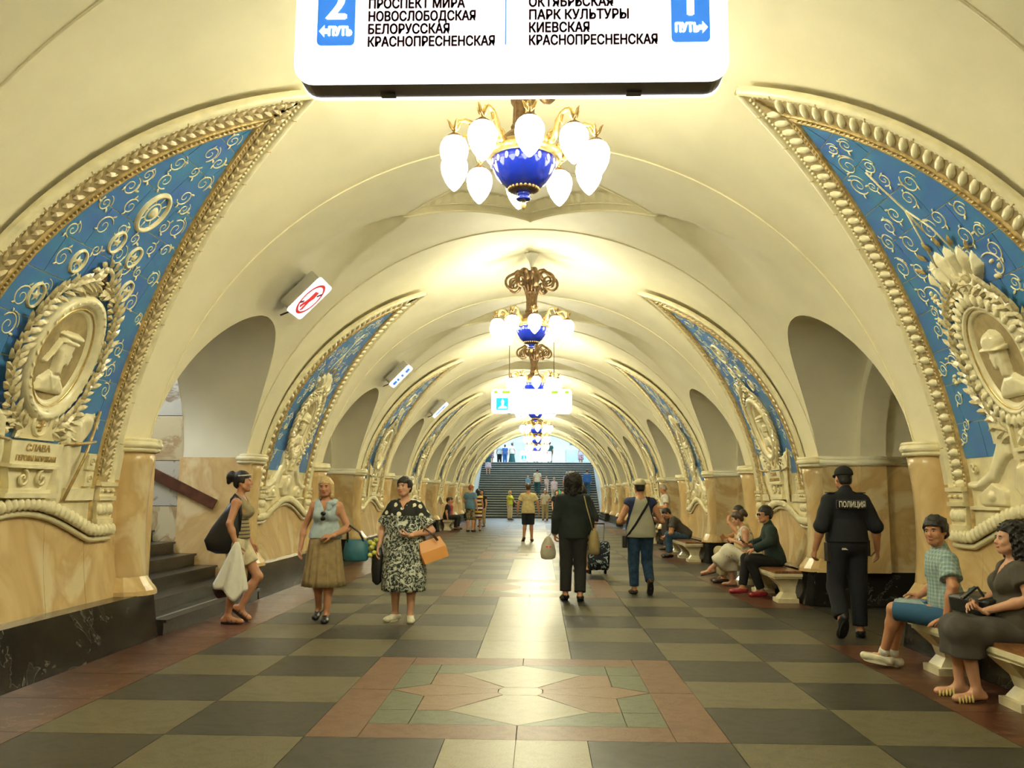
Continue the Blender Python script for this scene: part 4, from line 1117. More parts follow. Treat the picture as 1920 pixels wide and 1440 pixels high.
def sdf_mesh(prims, res, post=None, sub=(), noise=None):
    lo = np.min([prim_box(p)[0] for p in prims], 0)-3*res; hi = np.max([prim_box(p)[1] for p in prims], 0)+3*res
    n = np.ceil((hi-lo)/res).astype(int)+1
    ax = [lo[i]+res*np.arange(n[i]) for i in range(3)]
    F = np.full(n, 1.0, dtype=np.float32)
    def sl(p, mg):
        a, b = prim_box(p); i0 = np.maximum(0, np.floor((a-mg-lo)/res).astype(int)); i1 = np.minimum(n, np.ceil((b+mg-lo)/res).astype(int)+1)
        return tuple(slice(i0[i], i1[i]) for i in range(3))
    for p in prims:
        k = p[5] if p[0] in ('rc', 'rcf') else p[4]
        s = sl(p, 1.5*k+2*res)
        d = prim_eval(p, ax[0][s[0]][:, None, None], ax[1][s[1]][None, :, None], ax[2][s[2]][None, None, :])
        F[s] = smin(F[s], d, k)
    for p in sub:
        k = p[5] if p[0] in ('rc', 'rcf') else p[4]
        s = sl(p, 1.5*k+2*res)
        d = prim_eval(p, ax[0][s[0]][:, None, None], ax[1][s[1]][None, :, None], ax[2][s[2]][None, None, :])
        F[s] = -smin(-F[s], d, k)
    if post is not None or noise is not None:
        X, Y, Z = np.meshgrid(*ax, indexing='ij')
        if noise is not None: F = F + noise(X, Y, Z)
        if post is not None: F = post(F, X, Y, Z)
    return nets(F, lo, res)
CORN = np.array([(i, j, k) for i in (0, 1) for j in (0, 1) for k in (0, 1)])
EDG = [(a, b) for a in range(8) for b in range(a+1, 8) if np.abs(CORN[a]-CORN[b]).sum() == 1]
def nets(F, lo, res):
    F = F.copy(); F[0] = F[-1] = 1; F[:, 0] = F[:, -1] = 1; F[:, :, 0] = F[:, :, -1] = 1
    I = F < 0; n = np.array(F.shape)
    cnt = sum(I[c[0]:n[0]-1+c[0], c[1]:n[1]-1+c[1], c[2]:n[2]-1+c[2]].astype(np.int8) for c in CORN)
    act = (cnt > 0) & (cnt < 8); ijk = np.argwhere(act)
    if len(ijk) == 0: return np.zeros((0, 3)), np.zeros((0, 4), int)
    vals = [F[ijk[:, 0]+c[0], ijk[:, 1]+c[1], ijk[:, 2]+c[2]] for c in CORN]
    pos = np.zeros((len(ijk), 3)); ct = np.zeros(len(ijk))
    for a, b in EDG:
        va, vb = vals[a], vals[b]; m = (va < 0) != (vb < 0)
        t = np.where(m, va/(va-vb+1e-12*(va == vb)), 0)
        pos += m[:, None]*(CORN[a]+(CORN[b]-CORN[a])*t[:, None]); ct += m
    V = lo+res*(ijk+pos/ct[:, None])
    idx = -np.ones(act.shape, int); idx[act] = np.arange(len(ijk))
    Fs = []
    for ax in range(3):
        u, v = (ax+1) % 3, (ax+2) % 3
        s0 = [slice(1, -1)]*3; s1 = [slice(1, -1)]*3
        s0[ax] = slice(0, -1); s1[ax] = slice(1, None)
        m = I[tuple(s0)] != I[tuple(s1)]; e = np.argwhere(m)
        if not len(e): continue
        off = np.ones(3, int); off[ax] = 0; e = e+off
        ins = I[e[:, 0], e[:, 1], e[:, 2]]
        q = []
        for du, dv in ((0, 0), (-1, 0), (-1, -1), (0, -1)):
            c = e.copy(); c[:, u] += du; c[:, v] += dv; q.append(idx[c[:, 0], c[:, 1], c[:, 2]])
        q = np.stack(q, 1); q[~ins] = q[~ins][:, ::-1]; Fs.append(q[(q >= 0).all(1)])
    return V, np.concatenate(Fs)
def join(parts):
    V = []; F = []; b = 0
    for v, f in parts:
        V.append(v); F.append(f+b); b += len(v)
    return np.concatenate(V), np.concatenate(F)
def sdf_obj(name, parts, m_, parent):
    V, F = join(parts) if isinstance(parts, list) else parts
    if len(V) == 0: return None
    return obj(name, mesh_data(name, V, F, m_, True), parent)

class Fig:
    def __init__(s, name, label, loc, rz, H=1.75, sex='m', wt=1.0, res=.012, skin=None, pose=None, cat='person', group=None, fine=True):
        k = s.k = H/1.75; s.sex = sex; s.wt = wt; s.res = res; s.fine = fine
        s.root = empty('person', loc, rz); tag(s.root, label, cat, group)
        s.skin = skin or SKIN
        P_ = dict(pose or {})
        g = lambda n, d: k*V3(P_[n]) if n in P_ else k*V3(d)
        s.hip = g('hip', (0, 0, .95)); s.lean = P_.get('lean', 0.0); s.twist = P_.get('twist', 0.0); s.side = P_.get('side', 0.0)
        s.T = rot3(s.twist, -s.lean, s.side)                      # torso frame
        hw = .095 if sex == 'm' else .10
        sw = .176 if sex == 'm' else .152
        s.hipL = s.hip+k*V3(-hw, 0, -.03); s.hipR = s.hip+k*V3(hw, 0, -.03)
        dz = s.hip[2]/k-.95
        s.kneeL = g('kneeL', (-.10, .02, .50)); s.kneeR = g('kneeR', (.10, .02, .50))
        s.ankL = g('ankL', (-.105, -.01, .09)); s.ankR = g('ankR', (.105, -.01, .09))
        s.toeL = nz(V3(P_.get('toeL', (-.15, 1, -.12)))); s.toeR = nz(V3(P_.get('toeR', (.15, 1, -.12))))
        s.up = s.T[:, 2]; s.fw = s.T[:, 1]; s.rt = s.T[:, 0]
        q = lambda x, y, z: s.hip+k*(s.rt*x+s.fw*y+s.up*z)
        s.q = q
        s.shL = q(-sw, -.01, .435); s.shR = q(sw, -.01, .435)
        s.neck = q(0, -.015, .52)
        s.elbL = g('elbL', (0, 0, 0)) if 'elbL' in P_ else q(-sw-.05, -.03, .19)
        s.elbR = g('elbR', (0, 0, 0)) if 'elbR' in P_ else q(sw+.05, -.03, .19)
        s.wriL = g('wriL', (0, 0, 0)) if 'wriL' in P_ else q(-sw-.07, .06, -.06)
        s.wriR = g('wriR', (0, 0, 0)) if 'wriR' in P_ else q(sw+.07, .06, -.06)
        hy, hp, hr = P_.get('head', (0, 0, 0))
        s.HM = s.T @ rot3(hy, hp+s.lean*P_.get('headup', .7), hr)
        s.head = s.neck+k*(s.up*.055)+k*(s.HM @ V3(0, .03, .105))
        s.pose = P_
    def torso(s, t=0.0, f=1.0):
        k, q, T, w_ = s.k, s.q, s.T, s.wt
        fem = s.sex == 'f'
        pr = [('el', q(0, -.01, .0), T, k*V3((.172 if fem else .16)*w_+t, .125*w_+t, .13+t), .05),
              ('el', q(0, .005*w_+.02*(w_-1), .17), T, k*V3((.128 if fem else .145)*w_+t, .10*w_+t+.03*(w_-1), .14+t), .06),
              ('el', q(0, 0, .35), T, k*V3((.145 if fem else .168)*(.5+.5*w_)+t, .108*(.6+.4*w_)+t, .17+t), .05),
              ('rc', s.shL, s.shR, k*(.046+t), k*(.046+t), .05, (s.fw, 1.1))]
        for sh in (s.shL, s.shR): pr.append(('rc', s.neck-s.up*k*.03, sh+s.up*k*.012, k*(.046+t), k*(.036+t), .04))
        if fem:
            for sx in (-1, 1): pr.append(('el', q(sx*.072, .085, .34), T, k*V3(.066+t, .062+t, .066+t), .035))
        return pr
    def arm(s, sd, t=0.0, frac=None, flare=0.0):
        sh, el, wr = (s.shL, s.elbL, s.wriL) if sd < 0 else (s.shR, s.elbR, s.wriR)
        k = s.k; w_ = .8+.2*s.wt; f = .9 if s.sex == 'f' else 1.0
        r0, r1, r2 = .056*w_*f, .043*w_*f, .029*f
        if frac is None: return [('rc', sh, el, k*(r0+t), k*(r1+t), .03), ('rc', el, el+(wr-el)*.35, k*(r1+t), k*(r1*1.03+t), .02), ('rc', el+(wr-el)*.3, wr, k*(r1*1.02+t), k*(r2+t), .02)]
        if frac <= 1: return [('rcf', sh, sh+(el-sh)*frac, k*(r0+t), k*(r0+(r1-r0)*frac+t+flare), .03)]
        g = frac-1; return [('rc', sh, el, k*(r0+t), k*(r1+t+.006), .03), ('rcf', el, el+(wr-el)*g, k*(r1+t+.006), k*(r1+(r2-r1)*g+t+flare), .02)]
    def leg(s, sd, t=0.0, frac=None, flare=0.0):
        h, kn, an = (s.hipL, s.kneeL, s.ankL) if sd < 0 else (s.hipR, s.kneeR, s.ankR)
        k = s.k; w_ = .7+.3*s.wt
        r0, r1, r2, r3 = .090*w_, .056*w_, .056*w_, .036
        if frac is None:
            c = kn+(an-kn)*.3; bk = nz(np.cross(np.cross(an-kn, V3(0, 1, 0)), an-kn)) if np.linalg.norm(np.cross(an-kn, V3(0, 1, 0))) > .05 else V3(0, 0, 0)
            return [('rc', h, kn, k*(r0+t), k*(r1+t), .04), ('rc', kn, c-bk*k*.012, k*(r1+t), k*(r2+t), .03), ('rc', c-bk*k*.012, an, k*(r2+t), k*(r3+t), .03)]
        if frac <= 1: return [('rcf', h, h+(kn-h)*frac, k*(r0+t), k*(r0+(r1-r0)*frac+t+flare), .04)]
        g = frac-1; return [('rc', h, kn, k*(r0+t), k*(r1+t+.008), .04), ('rcf', kn, kn+(an-kn)*g, k*(r1+t+.008), k*(r1+(r3-r1)*g+t+flare), .03)]
    def foot(s, sd, t=0.0):
        an, to = (s.ankL, s.toeL) if sd < 0 else (s.ankR, s.toeR)
        k = s.k; hl = an-to*k*.045+k*V3(0, 0, -.045); tp = an+to*k*.155+k*V3(0, 0, -.042)
        if (s.ankL if sd < 0 else s.ankR)[2] > .2*k or abs(to[2]) > .3:
            d = nz(np.cross(np.cross(to, V3(0, 0, -1)), to)) if abs(to[2]) < .97 else V3(0, -1, 0)
            dn = d if d[2] < 0 else -d
            hl = an-to*k*.045+dn*k*.04; tp = an+to*k*.155+dn*k*.04
        return hl, tp, [('rc', an, hl, k*(.034+t), k*(.030+t), .02), ('rc', hl, tp, k*(.032+t), k*(.030+t), .02), ('rc', an, (hl+tp)/2, k*(.034+t), k*(.035+t), .02), ('el', tp-to*k*.02, np.stack([nz(np.cross(to, V3(0, 0, 1))), to, nz(np.cross(np.cross(to, V3(0, 0, 1)), to))], 1), k*V3(.042+t, .05+t, .022+t), .02)]
    def hand(s, sd, curl=.5, palm=None, spread=.14):
        k = s.k*(.93 if s.sex == 'f' else 1.0)
        el, wr = (s.elbL, s.wriL) if sd < 0 else (s.elbR, s.wriR)
        d = nz(wr-el); hd = s.pose.get('handL' if sd < 0 else 'handR')
        if hd is not None: d = nz(V3(hd))
        pn = V3(palm) if palm is not None else V3(s.pose.get('palmL' if sd < 0 else 'palmR', (-sd, .15, 0)))
        pn = nz(pn-d*(pn@d)); ac = nz(np.cross(d, pn))              # across the palm
        th = s.pose.get('thumbL' if sd < 0 else 'thumbR')
        if th is None:
            th = 1 if ac@V3(0, 1, .2) > 0 else -1
        ac = ac*th                                                    # now towards the thumb
        pr = []; kn = []
        for i, (o, l) in enumerate(((.030, .072), (.010, .080), (-.011, .074), (-.030, .058))):
            b0 = wr+k*(d*.012+ac*o*.55); b1 = wr+k*(d*(.088-.006*abs(i-1))+ac*o); kn.append(b1)
            pr.append(('rc', b0, b1, k*.0135, k*.0115, .012))
            p, dd = b1, nz(d+ac*(o*spread*4)); ang = curl*(.75+.12*i)
            for j, fr in enumerate((.45, .32, .27)):
                a = ang*(1.0 if j else .8); c_, s_ = math.cos(a), math.sin(a)
                dd = nz(dd*c_+pn*s_); p2 = p+dd*k*l*fr
                pr.append(('rc', p, p2, k*(.0098-.0010*j), k*(.0090-.0011*j), .003)); p = p2
        t0 = wr+k*(d*.028+ac*.022+pn*.006); t1 = t0+k*.045*nz(d*.72+ac*.62+pn*.35); t2 = t1+k*.034*nz(d*.85+ac*.2+pn*(.3+curl*.5)); t3 = t2+k*.026*nz(d*.85-ac*.05+pn*(.4+curl*.6))
        pr += [('rc', t0, t1, k*.0145, k*.0115, .010), ('rc', t1, t2, k*.011, k*.0100, .004), ('rc', t2, t3, k*.010, k*.0080, .004)]
        pr.append(('rc', wr-d*k*.03, wr+d*k*.01, k*.026, k*.022, .01))
        cen = wr+k*(d*.10+pn*.03)
        if sd < 0: s.palmL = cen
        else: s.palmR = cen
        return pr
    def headprims(s):
        M, c, k = s.HM, s.head, s.k*(.97 if s.sex == 'f' else 1.0)
        h = lambda x, y, z: c+k*(M @ V3(x, y, z)); s.h = h
        pr = [('el', h(0, -.012, .03), M, k*V3(.077, .098, .094), .03), ('el', h(0, .022, -.035), M, k*V3(.062, .078, .085), .03),
              ('el', h(0, .068, -.088), M, k*V3(.028, .022, .022), .025), ('el', h(0, .078, .030), M, k*V3(.048, .016, .013), .012),
              ('rc', h(0, .092, .012), h(0, .113, -.022), k*.0085, k*.0135, .008), ('el', h(0, .100, -.028), M, k*V3(.018, .012, .010), .006),
              ('el', h(0, .092, -.052), M, k*V3(.024, .011, .0075), .005), ('el', h(0, .090, -.064), M, k*V3(.020, .011, .0075), .005)]
        for sx in (-1, 1):
            pr += [('el', h(sx*.038, .066, -.022), M, k*V3(.026, .024, .026), .02), ('el', h(sx*.078, -.008, -.005), M, k*V3(.010, .019, .031), .008), ('rc', h(sx*.05, .03, -.06), h(sx*.025, .065, -.085), k*.025, k*.02, .02)]
        sub = [('el', h(sx*.032, .101, .010), M, k*V3(.019, .014, .011), .010) for sx in (-1, 1)]
        return pr, sub
    def body(s, hands=True, curlL=.5, curlR=.5, feet=True, face=True, lipcol=None):
        r = s.res; k = s.k
        pr = s.torso()+[('rc', s.neck-s.up*k*.02, s.head-s.HM[:, 2]*k*.06, k*(.056 if s.sex == 'm' else .048), k*(.053 if s.sex == 'm' else .045), .03)]
        for sd in (-1, 1):
            pr += s.arm(sd)+s.leg(sd)
            if feet: pr += s.foot(sd)[2]
        hp, hs = s.headprims()
        parts = []
        if s.fine:
            parts.append(sdf_mesh(pr, r)); parts.append(sdf_mesh(hp+[('rc', s.neck, s.head-s.HM[:, 2]*k*.05, k*.046, k*.045, .02)], min(r, .0065), sub=hs))
            if hands:
                for sd, c in ((-1, curlL), (1, curlR)): parts.append(sdf_mesh(s.hand(sd, c), .0048))
        else:
            hpr = []
            if hands:
                for sd, c in ((-1, curlL), (1, curlR)): parts.append(sdf_mesh(s.hand(sd, c), .010))
            parts.append(sdf_mesh(pr+hp[:6]+[p for p in hp if p[0] == 'el'][-4:], r))
        b = sdf_obj('body', parts, s.skin, s.root)
        if face and s.fine:
            h, M = s.h, s.HM; kk = s.k
            e = []
            for nm, mt, pos, rad in (('eye', EYE_W, (.032, .0875, .0105), (.0135, .0075, .0048)), ('iris', EYE_D, (.031, .0925, .0105), (.0068, .0045, .0056)), ('eyebrow', HAIR_D if s.pose.get('brow') is None else s.pose['brow'], (.033, .093, .030), (.020, .006, .0045))):
                for sx in (-1, 1):
                    mb = MB().ball((0, 0, 0), *[kk*v for v in rad], 10, 6); c = h(sx*pos[0], pos[1], pos[2])
                    mb.map(lambda v: c+M @ V3(v)); o = mb.build(nm, mt, s.root, True)
            mb = MB().ball((0, 0, 0), .024*kk, .006*kk, .009*kk, 12, 6); c = h(0, .1005, -.057); mb.map(lambda v: c+M @ V3(v)); mb.build('lips', lipcol or LIP, s.root, True)
        return b
    # clothing
    def top(s, name, m_, hem=-.06, sleeve=.6, t=.016, neck=.50, flare=.012, vneck=0.0, noise=None, sl_t=None, collar=False, hem_flare=0.0):
        k = s.k; pr = s.torso(t)
        hr_ = ((.172 if s.sex == 'f' else .162)*s.wt+.014+t+hem_flare)
        pr.append(('rc', s.q(0, -.005, .08), s.q(0, -.005, hem), k*hr_, k*(hr_+.004), .05, (s.fw, .74)))
        if sleeve > 0:
            for sd in (-1, 1): pr += s.arm(sd, sl_t or t+.004, sleeve, flare)
        if collar: pr.append(('rc', s.neck-s.up*k*.03, s.neck+s.up*k*.035, k*.066, k*.064, .02))
        nk, up, fw, rt, hp = s.neck, s.up, s.fw, s.rt, s.hip
        def post(F, X, Y, Z):
            u = ((X-hp[0])*up[0]+(Y-hp[1])*up[1]+(Z-hp[2])*up[2])/k
            x = ((X-hp[0])*rt[0]+(Y-hp[1])*rt[1]+(Z-hp[2])*rt[2])/k; f = ((X-hp[0])*fw[0]+(Y-hp[1])*fw[1]+(Z-hp[2])*fw[2])/k
            F = np.maximum(F, hem-u)
            lim = neck+.04 if collar else neck
            rad = np.sqrt(x**2+(f*.9)**2)
            if not collar: F = np.maximum(F, np.minimum(u-(lim-.02), .085-rad))
            if vneck: F = np.maximum(F, np.minimum(np.minimum(u-(neck-vneck), f-.02), (u-(neck-vneck))*.42-np.abs(x)))
            if sleeve <= 0:
                F = np.maximum(F, np.abs(x)-(.150 if s.sex == 'm' else .135)-np.maximum(0, .33-u)*.8)
            return F
        return sdf_obj(name, sdf_mesh(pr, s.res, post, noise=noise), m_, s.root)
    def bottoms(s, name, m_, frac=1.95, t=.018, waist=.10, flare=.01, noise=None):
        k = s.k; pr = s.torso(t*.7)[:2]
        for sd in (-1, 1): pr += s.leg(sd, t, frac, flare)
        up, hp = s.up, s.hip
        wc = s.q(0, 0, waist+.08)
        post = lambda F, X, Y, Z: np.maximum(F, np.minimum(((X-hp[0])*up[0]+(Y-hp[1])*up[1]+(Z-hp[2])*up[2])/k-waist, .205-np.sqrt((X-wc[0])**2+(Y-wc[1])**2+(Z-wc[2])**2)/k))
        return sdf_obj(name, sdf_mesh(pr, s.res, post, noise=noise), m_, s.root)
    def belt(s, m_, at=.10):
        k = s.k; T = s.T; n = 28; mb = MB(); w_ = s.wt
        R_ = [[s.q(((.150 if s.sex == 'm' else .137)*w_+o)*math.cos(2*PI*j/n), ((.112)*w_+o)*math.sin(2*PI*j/n), at+z) for j in range(n)] for o, z in ((.012, -.022), (.026, -.02), (.026, .02), (.012, .022))]
        return mb.rings(R_, False, False).build('belt', m_, s.root, True)
    def shoe(s, m_, sole=None, low=True, t=.009, name='shoe'):
        for sd in (-1, 1):
            hl, tp, pr = s.foot(sd, t); an = s.ankL if sd < 0 else s.ankR
            to = s.toeL if sd < 0 else s.toeR
            up = nz(an-(hl*.75+tp*.25)); lim = an+up*s.k*(-.012 if low else .035)
            post = lambda F, X, Y, Z: np.maximum(F, (X-lim[0])*up[0]+(Y-lim[1])*up[1]+(Z-lim[2])*up[2])
            sh = sdf_obj(name, sdf_mesh(pr, min(s.res, .009) if s.fine else s.res*.7, post), m_, s.root)
            if sole is not None and sh is not None and s.fine:
                d = (tp-hl)*.92; c = (hl+tp)/2; mb = MB(); sdv = nz(np.cross(to, up)); n = 16; R_ = []
                for z in (-.046, -.026): R_.append([c+d*.62*math.cos(2*PI*j/n)+sdv*s.k*(.046+.006*math.cos(2*PI*j/n))*math.sin(2*PI*j/n)+up*s.k*z for j in range(n)])
                mb.rings(R_).build('sole', sole, sh)
    def sandal(s, m_, sole, straps=(.02, .10), wide=.014, heel=True):
        for sd in (-1, 1):
            hl, tp, pr = s.foot(sd); an = s.ankL if sd < 0 else s.ankR; to = s.toeL if sd < 0 else s.toeR
            up = nz(an-(hl*.75+tp*.25)); d = tp-hl; c = (hl+tp)/2; sdv = nz(np.cross(to, up)); n = 16; k = s.k
            mb = MB(); R_ = []
            for z in (-.05, -.030): R_.append([c+d*.68*math.cos(2*PI*j/n)+sdv*k*(.044+.006*math.cos(2*PI*j/n))*math.sin(2*PI*j/n)+up*k*z for j in range(n)])
            so = mb.rings(R_).build('sandal', sole, s.root)
            for q in straps:
                b = hl+nz(d)*k*(.045+q); hh = .036 if q < .06 else .026
                pts = [b+sdv*k*.048*math.cos(PI*j/8)+up*k*(-.032+(hh+.032)*math.sin(PI*j/8)) for j in range(9)]
                MB().tube(pts, k*wide*.5, 6, flat=.6).build('strap', m_, so, True)
    def hair(s, m_, style='short', noise=.004, seed=0, vol=.012):
        M, c, k, h = s.HM, s.head, s.k*(.97 if s.sex == 'f' else 1.0), s.h
        pr = [('el', h(0, -.014, .034), M, k*V3(.077+vol, .098+vol, .094+vol), .02)]
        fl_y, fl_z = .045, .062
        if style == 'short': pr += [('el', h(0, -.06, -.035), M, k*V3(.062, .045, .05), .02)]; low = -.07
        elif style == 'bob':
            pr += [('rc', h(sx*.066, -.02, .03), h(sx*.072, .0, -.12), k*.034, k*.03, .03) for sx in (-1, 1)]+[('rc', h(0, -.07, .02), h(0, -.055, -.14), k*.06, k*.05, .03)]; low = -.3
        elif style == 'bun': pr += [('el', h(0, -.135, .07), M, k*V3(.06, .06, .065), .015), ('el', h(0, -.165, .02), M, k*V3(.035, .035, .05), .02), ('el', h(0, -.06, -.03), M, k*V3(.06, .045, .05), .02)]; low = -.1
        elif style == 'curly':
            pr += [('el', h(0, -.045, .03), M, k*V3(.125, .115, .135), .03), ('rc', h(-.07, -.04, 0), h(-.08, -.04, -.13), k*.055, k*.05, .03), ('rc', h(.07, -.04, 0), h(.08, -.04, -.13), k*.055, k*.05, .03), ('rc', h(0, -.08, 0), h(0, -.08, -.15), k*.07, k*.06, .03)]; low = -.3; fl_z = .075
        elif style == 'buzz': pr = [('el', h(0, -.012, .032), M, k*V3(.0795, .1005, .0965), .02), ('el', h(0, -.05, -.03), M, k*V3(.064, .052, .055), .02)]; low = -.06
        else: low = -.1
        Ri = M
        def post(F, X, Y, Z):
            px, py, pz = X-c[0], Y-c[1], Z-c[2]
            y = (px*Ri[0, 1]+py*Ri[1, 1]+pz*Ri[2, 1])/k; z = (px*Ri[0, 2]+py*Ri[1, 2]+pz*Ri[2, 2])/k; x = (px*Ri[0, 0]+py*Ri[1, 0]+pz*Ri[2, 0])/k
            face = np.minimum(y-(fl_y-.02+.6*np.maximum(0, np.abs(x)-.05)), fl_z-.25*np.abs(x)-z)
            F = np.maximum(F, face*k)
            if style in ('short', 'buzz', 'bun'):
                F = np.maximum(F, np.minimum(np.minimum(y+.035, -.012-z), np.abs(x)-.03)*k)
            return np.maximum(F, (low-z)*k)
        f = {'curly': 70, 'short': 55}.get(style, 40)
        a = noise*3.2 if style == 'curly' else noise
        nf = (lambda X, Y, Z: a*np.sin(f*X+seed+2.2*np.sin(31*Z+17*Y))*np.sin(f*Y+1+seed+2.0*np.sin(27*X+23*Z))*np.sin(f*.8*Z+2+2.1*np.sin(37*Y+9*X))+a*.6*np.sin(1.7*f*X+1+2*np.sin(40*Y))*np.sin(1.6*f*Z+.5*f*Y+2*np.sin(33*X))) if noise else None
        return sdf_obj('hair', sdf_mesh(pr, .0075 if s.fine else s.res*.8, post, noise=nf), m_, s.root)
    def cap(s, m_, brim=True, back=False):
        M, c, k, h = s.HM, s.head, s.k, s.h
        pr = [('el', h(0, -.012, .045), M, k*V3(.094, .114, .095), .02)]
        Ri = M
        post = lambda F, X, Y, Z: np.maximum(F, k*(.035-((X-c[0])*Ri[0, 2]+(Y-c[1])*Ri[1, 2]+(Z-c[2])*Ri[2, 2])/k))
        cp = sdf_obj('cap', sdf_mesh(pr, min(.009, s.res), post), m_, s.root)
        if brim:
            n = 14; R_ = []
            for dz in (.036, .044): R_.append([h(.075*math.cos(PI*j/n), .085+.085*math.sin(PI*j/n), dz-.02*math.sin(PI*j/n)) for j in range(n+1)])
            MB().rings(R_).build('brim', m_, cp, True)
        return cp
    def skirt(s, name, m_, rings, folds=0, amp=0.0, n=64, seed=0):
        """rings: (x, y, z, rx, ry) in the person's frame"""
        rnd = random.Random(seed); ph = rnd.uniform(0, 6); R_ = []; m = len(rings)
        dense = []
        for a, b in zip(rings, rings[1:]):
            for i in range(4): dense.append([a[j]+(b[j]-a[j])*i/4 for j in range(5)])
        dense.append(list(rings[-1])); m = len(dense)
        for i, (x, y, z, rx, ry) in enumerate(dense):
            t = i/(m-1); row = []
            for j in range(n):
                a = 2*PI*j/n; f = 1+amp*t*(math.sin(folds*a+ph)+.5*math.sin((folds*1.7//1)*a+ph*2))
                row.append(s.k*V3(x+rx*f*math.cos(a), y+ry*f*math.sin(a), z))
            R_.append(row)
        inner = [[p+(V3(0, 0, 0) if i else 0)-nz(p-s.k*V3(dense[i][0], dense[i][1], dense[i][2]))*.006 for p in r] for i, r in enumerate(R_)]
        return MB().rings(R_+inner[::-1], False, False).build(name, m_, s.root, True)
    def neck_band(s, m_, name='necklace', r=.004, rx=.07, drop=.03):
        n = 24; mb = MB(); pts = [s.q(rx*math.cos(2*PI*j/n), .015+rx*.9*math.sin(2*PI*j/n), .505-drop*max(0, math.sin(2*PI*j/n))) for j in range(n+1)]
        return mb.tube(pts, r, 6).build(name, m_, s.root, True)

SKIN = mat('skin_tan', (.52, .245, .13), .5, noise=.10, nscale=8); SKIN_P = mat('skin_pale', (.60, .32, .20), .5, noise=.08, nscale=8); SKIN_D = mat('skin_deep', (.42, .20, .11), .5, noise=.1, nscale=8)
EYE_W = mat('eye_white', (.48, .44, .38), .35); EYE_D = mat('eye_dark', (.03, .018, .01), .15); LIP = mat('lip', (.42, .14, .11), .4); LIP_R = mat('lip_red', (.48, .08, .08), .35)
HAIR_D = mat('hair_dark', (.012, .009, .008), .4, noise=.4, nscale=60, bump=.6, bscale=120); HAIR_B = mat('hair_blonde', (.62, .45, .20), .4, noise=.35, nscale=60, bump=.5, bscale=120); HAIR_BR = mat('hair_brown', (.06, .035, .02), .45, noise=.3, nscale=60)
HAIR_R = mat('hair_ginger', (.42, .13, .04), .45, noise=.3, nscale=60); HAIR_G = mat('hair_grey', (.35, .33, .30), .5, noise=.3, nscale=60)
def fabric(name, col, noise=.15, rough=.85, ns=14): return mat(name, col, rough, noise=noise, nscale=ns, bump=.25, bscale=220)
# ------------------------------------------------------------------ patterned cloth
def nodes_of(m): return m.node_tree, m.node_tree.nodes['Principled BSDF']
def mth(nt, op, a, b=None, v=None):
    n = nt.nodes.new('ShaderNodeMath'); n.operation = op
    for i, x in enumerate((a, b)):
        if x is None: continue
        if isinstance(x, (int, float)): n.inputs[i].default_value = x
        else: nt.links.new(x, n.inputs[i])
    return n.outputs[0]
def mixc(nt, f, c1, c2):
    n = nt.nodes.new('ShaderNodeMixRGB')
    if isinstance(f, (int, float)): n.inputs[0].default_value = f
    else: nt.links.new(f, n.inputs[0])
    for i, c in ((1, c1), (2, c2)):
        if isinstance(c, tuple): n.inputs[i].default_value = (*c, 1)
        else: nt.links.new(c, n.inputs[i])
    return n.outputs[0]
def pattern(name, build, rough=.85):
    m = bpy.data.materials.new(name); m.use_nodes = True; nt, b = nodes_of(m); b.inputs['Roughness'].default_value = rough
    tc = nt.nodes.new('ShaderNodeTexCoord'); sp = nt.nodes.new('ShaderNodeSeparateXYZ'); nt.links.new(tc.outputs['Object'], sp.inputs[0])
    nt.links.new(build(nt, tc.outputs['Object'], sp.outputs), b.inputs['Base Color']); MATS[name] = m; return m
def vor(nt, vec, scale, feat='F1'):
    v = nt.nodes.new('ShaderNodeTexVoronoi'); v.inputs['Scale'].default_value = scale; v.feature = feat; nt.links.new(vec, v.inputs['Vector']); return v.outputs['Distance']
def noi(nt, vec, scale, det=2, dist=0):
    v = nt.nodes.new('ShaderNodeTexNoise'); v.inputs['Scale'].default_value = scale; v.inputs['Detail'].default_value = det; v.inputs['Distortion'].default_value = dist; nt.links.new(vec, v.inputs['Vector']); return v.outputs['Fac']
def b_polka(nt, v, s):
    dots = mth(nt, 'LESS_THAN', vor(nt, v, 13), .36)
    c1 = mixc(nt, dots, (.014, .016, .013), (.72, .70, .55))
    sp = mth(nt, 'GREATER_THAN', noi(nt, v, 42, 2, .6), .52); sw = mth(nt, 'GREATER_THAN', noi(nt, v, 7, 2, 3.5), .56)
    c2 = mixc(nt, mth(nt, 'MAXIMUM', mth(nt, 'MULTIPLY', sp, .55), sw), (.02, .03, .028), (.62, .64, .54))
    return mixc(nt, mth(nt, 'GREATER_THAN', s[2], 1.24), c2, c1)
POLKA = pattern('polka_print', b_polka)
def b_plaid(nt, v, s):
    a = mth(nt, 'GREATER_THAN', mth(nt, 'SINE', mth(nt, 'MULTIPLY', s[0], 210)), .35); b = mth(nt, 'GREATER_THAN', mth(nt, 'SINE', mth(nt, 'MULTIPLY', s[2], 210)), .35); c = mth(nt, 'GREATER_THAN', mth(nt, 'SINE', mth(nt, 'MULTIPLY', s[1], 210)), .35)
    return mixc(nt, mth(nt, 'MULTIPLY', mth(nt, 'ADD', mth(nt, 'ADD', a, b), c), .33), (.17, .27, .29), (.40, .50, .46))
PLAID = pattern('blue_plaid', b_plaid)
def b_floral(nt, v, s):
    return mixc(nt, mth(nt, 'GREATER_THAN', noi(nt, v, 15, 3, 1.2), .57), (.66, .62, .50), (.17, .12, .17))
FLORAL = pattern('white_floral', b_floral)
FLORAL_L = pattern('white_floral_light', lambda nt, v, s: mixc(nt, mth(nt, 'GREATER_THAN', noi(nt, v, 15, 3, 1.2), .68), (.68, .64, .52), (.30, .22, .26)))
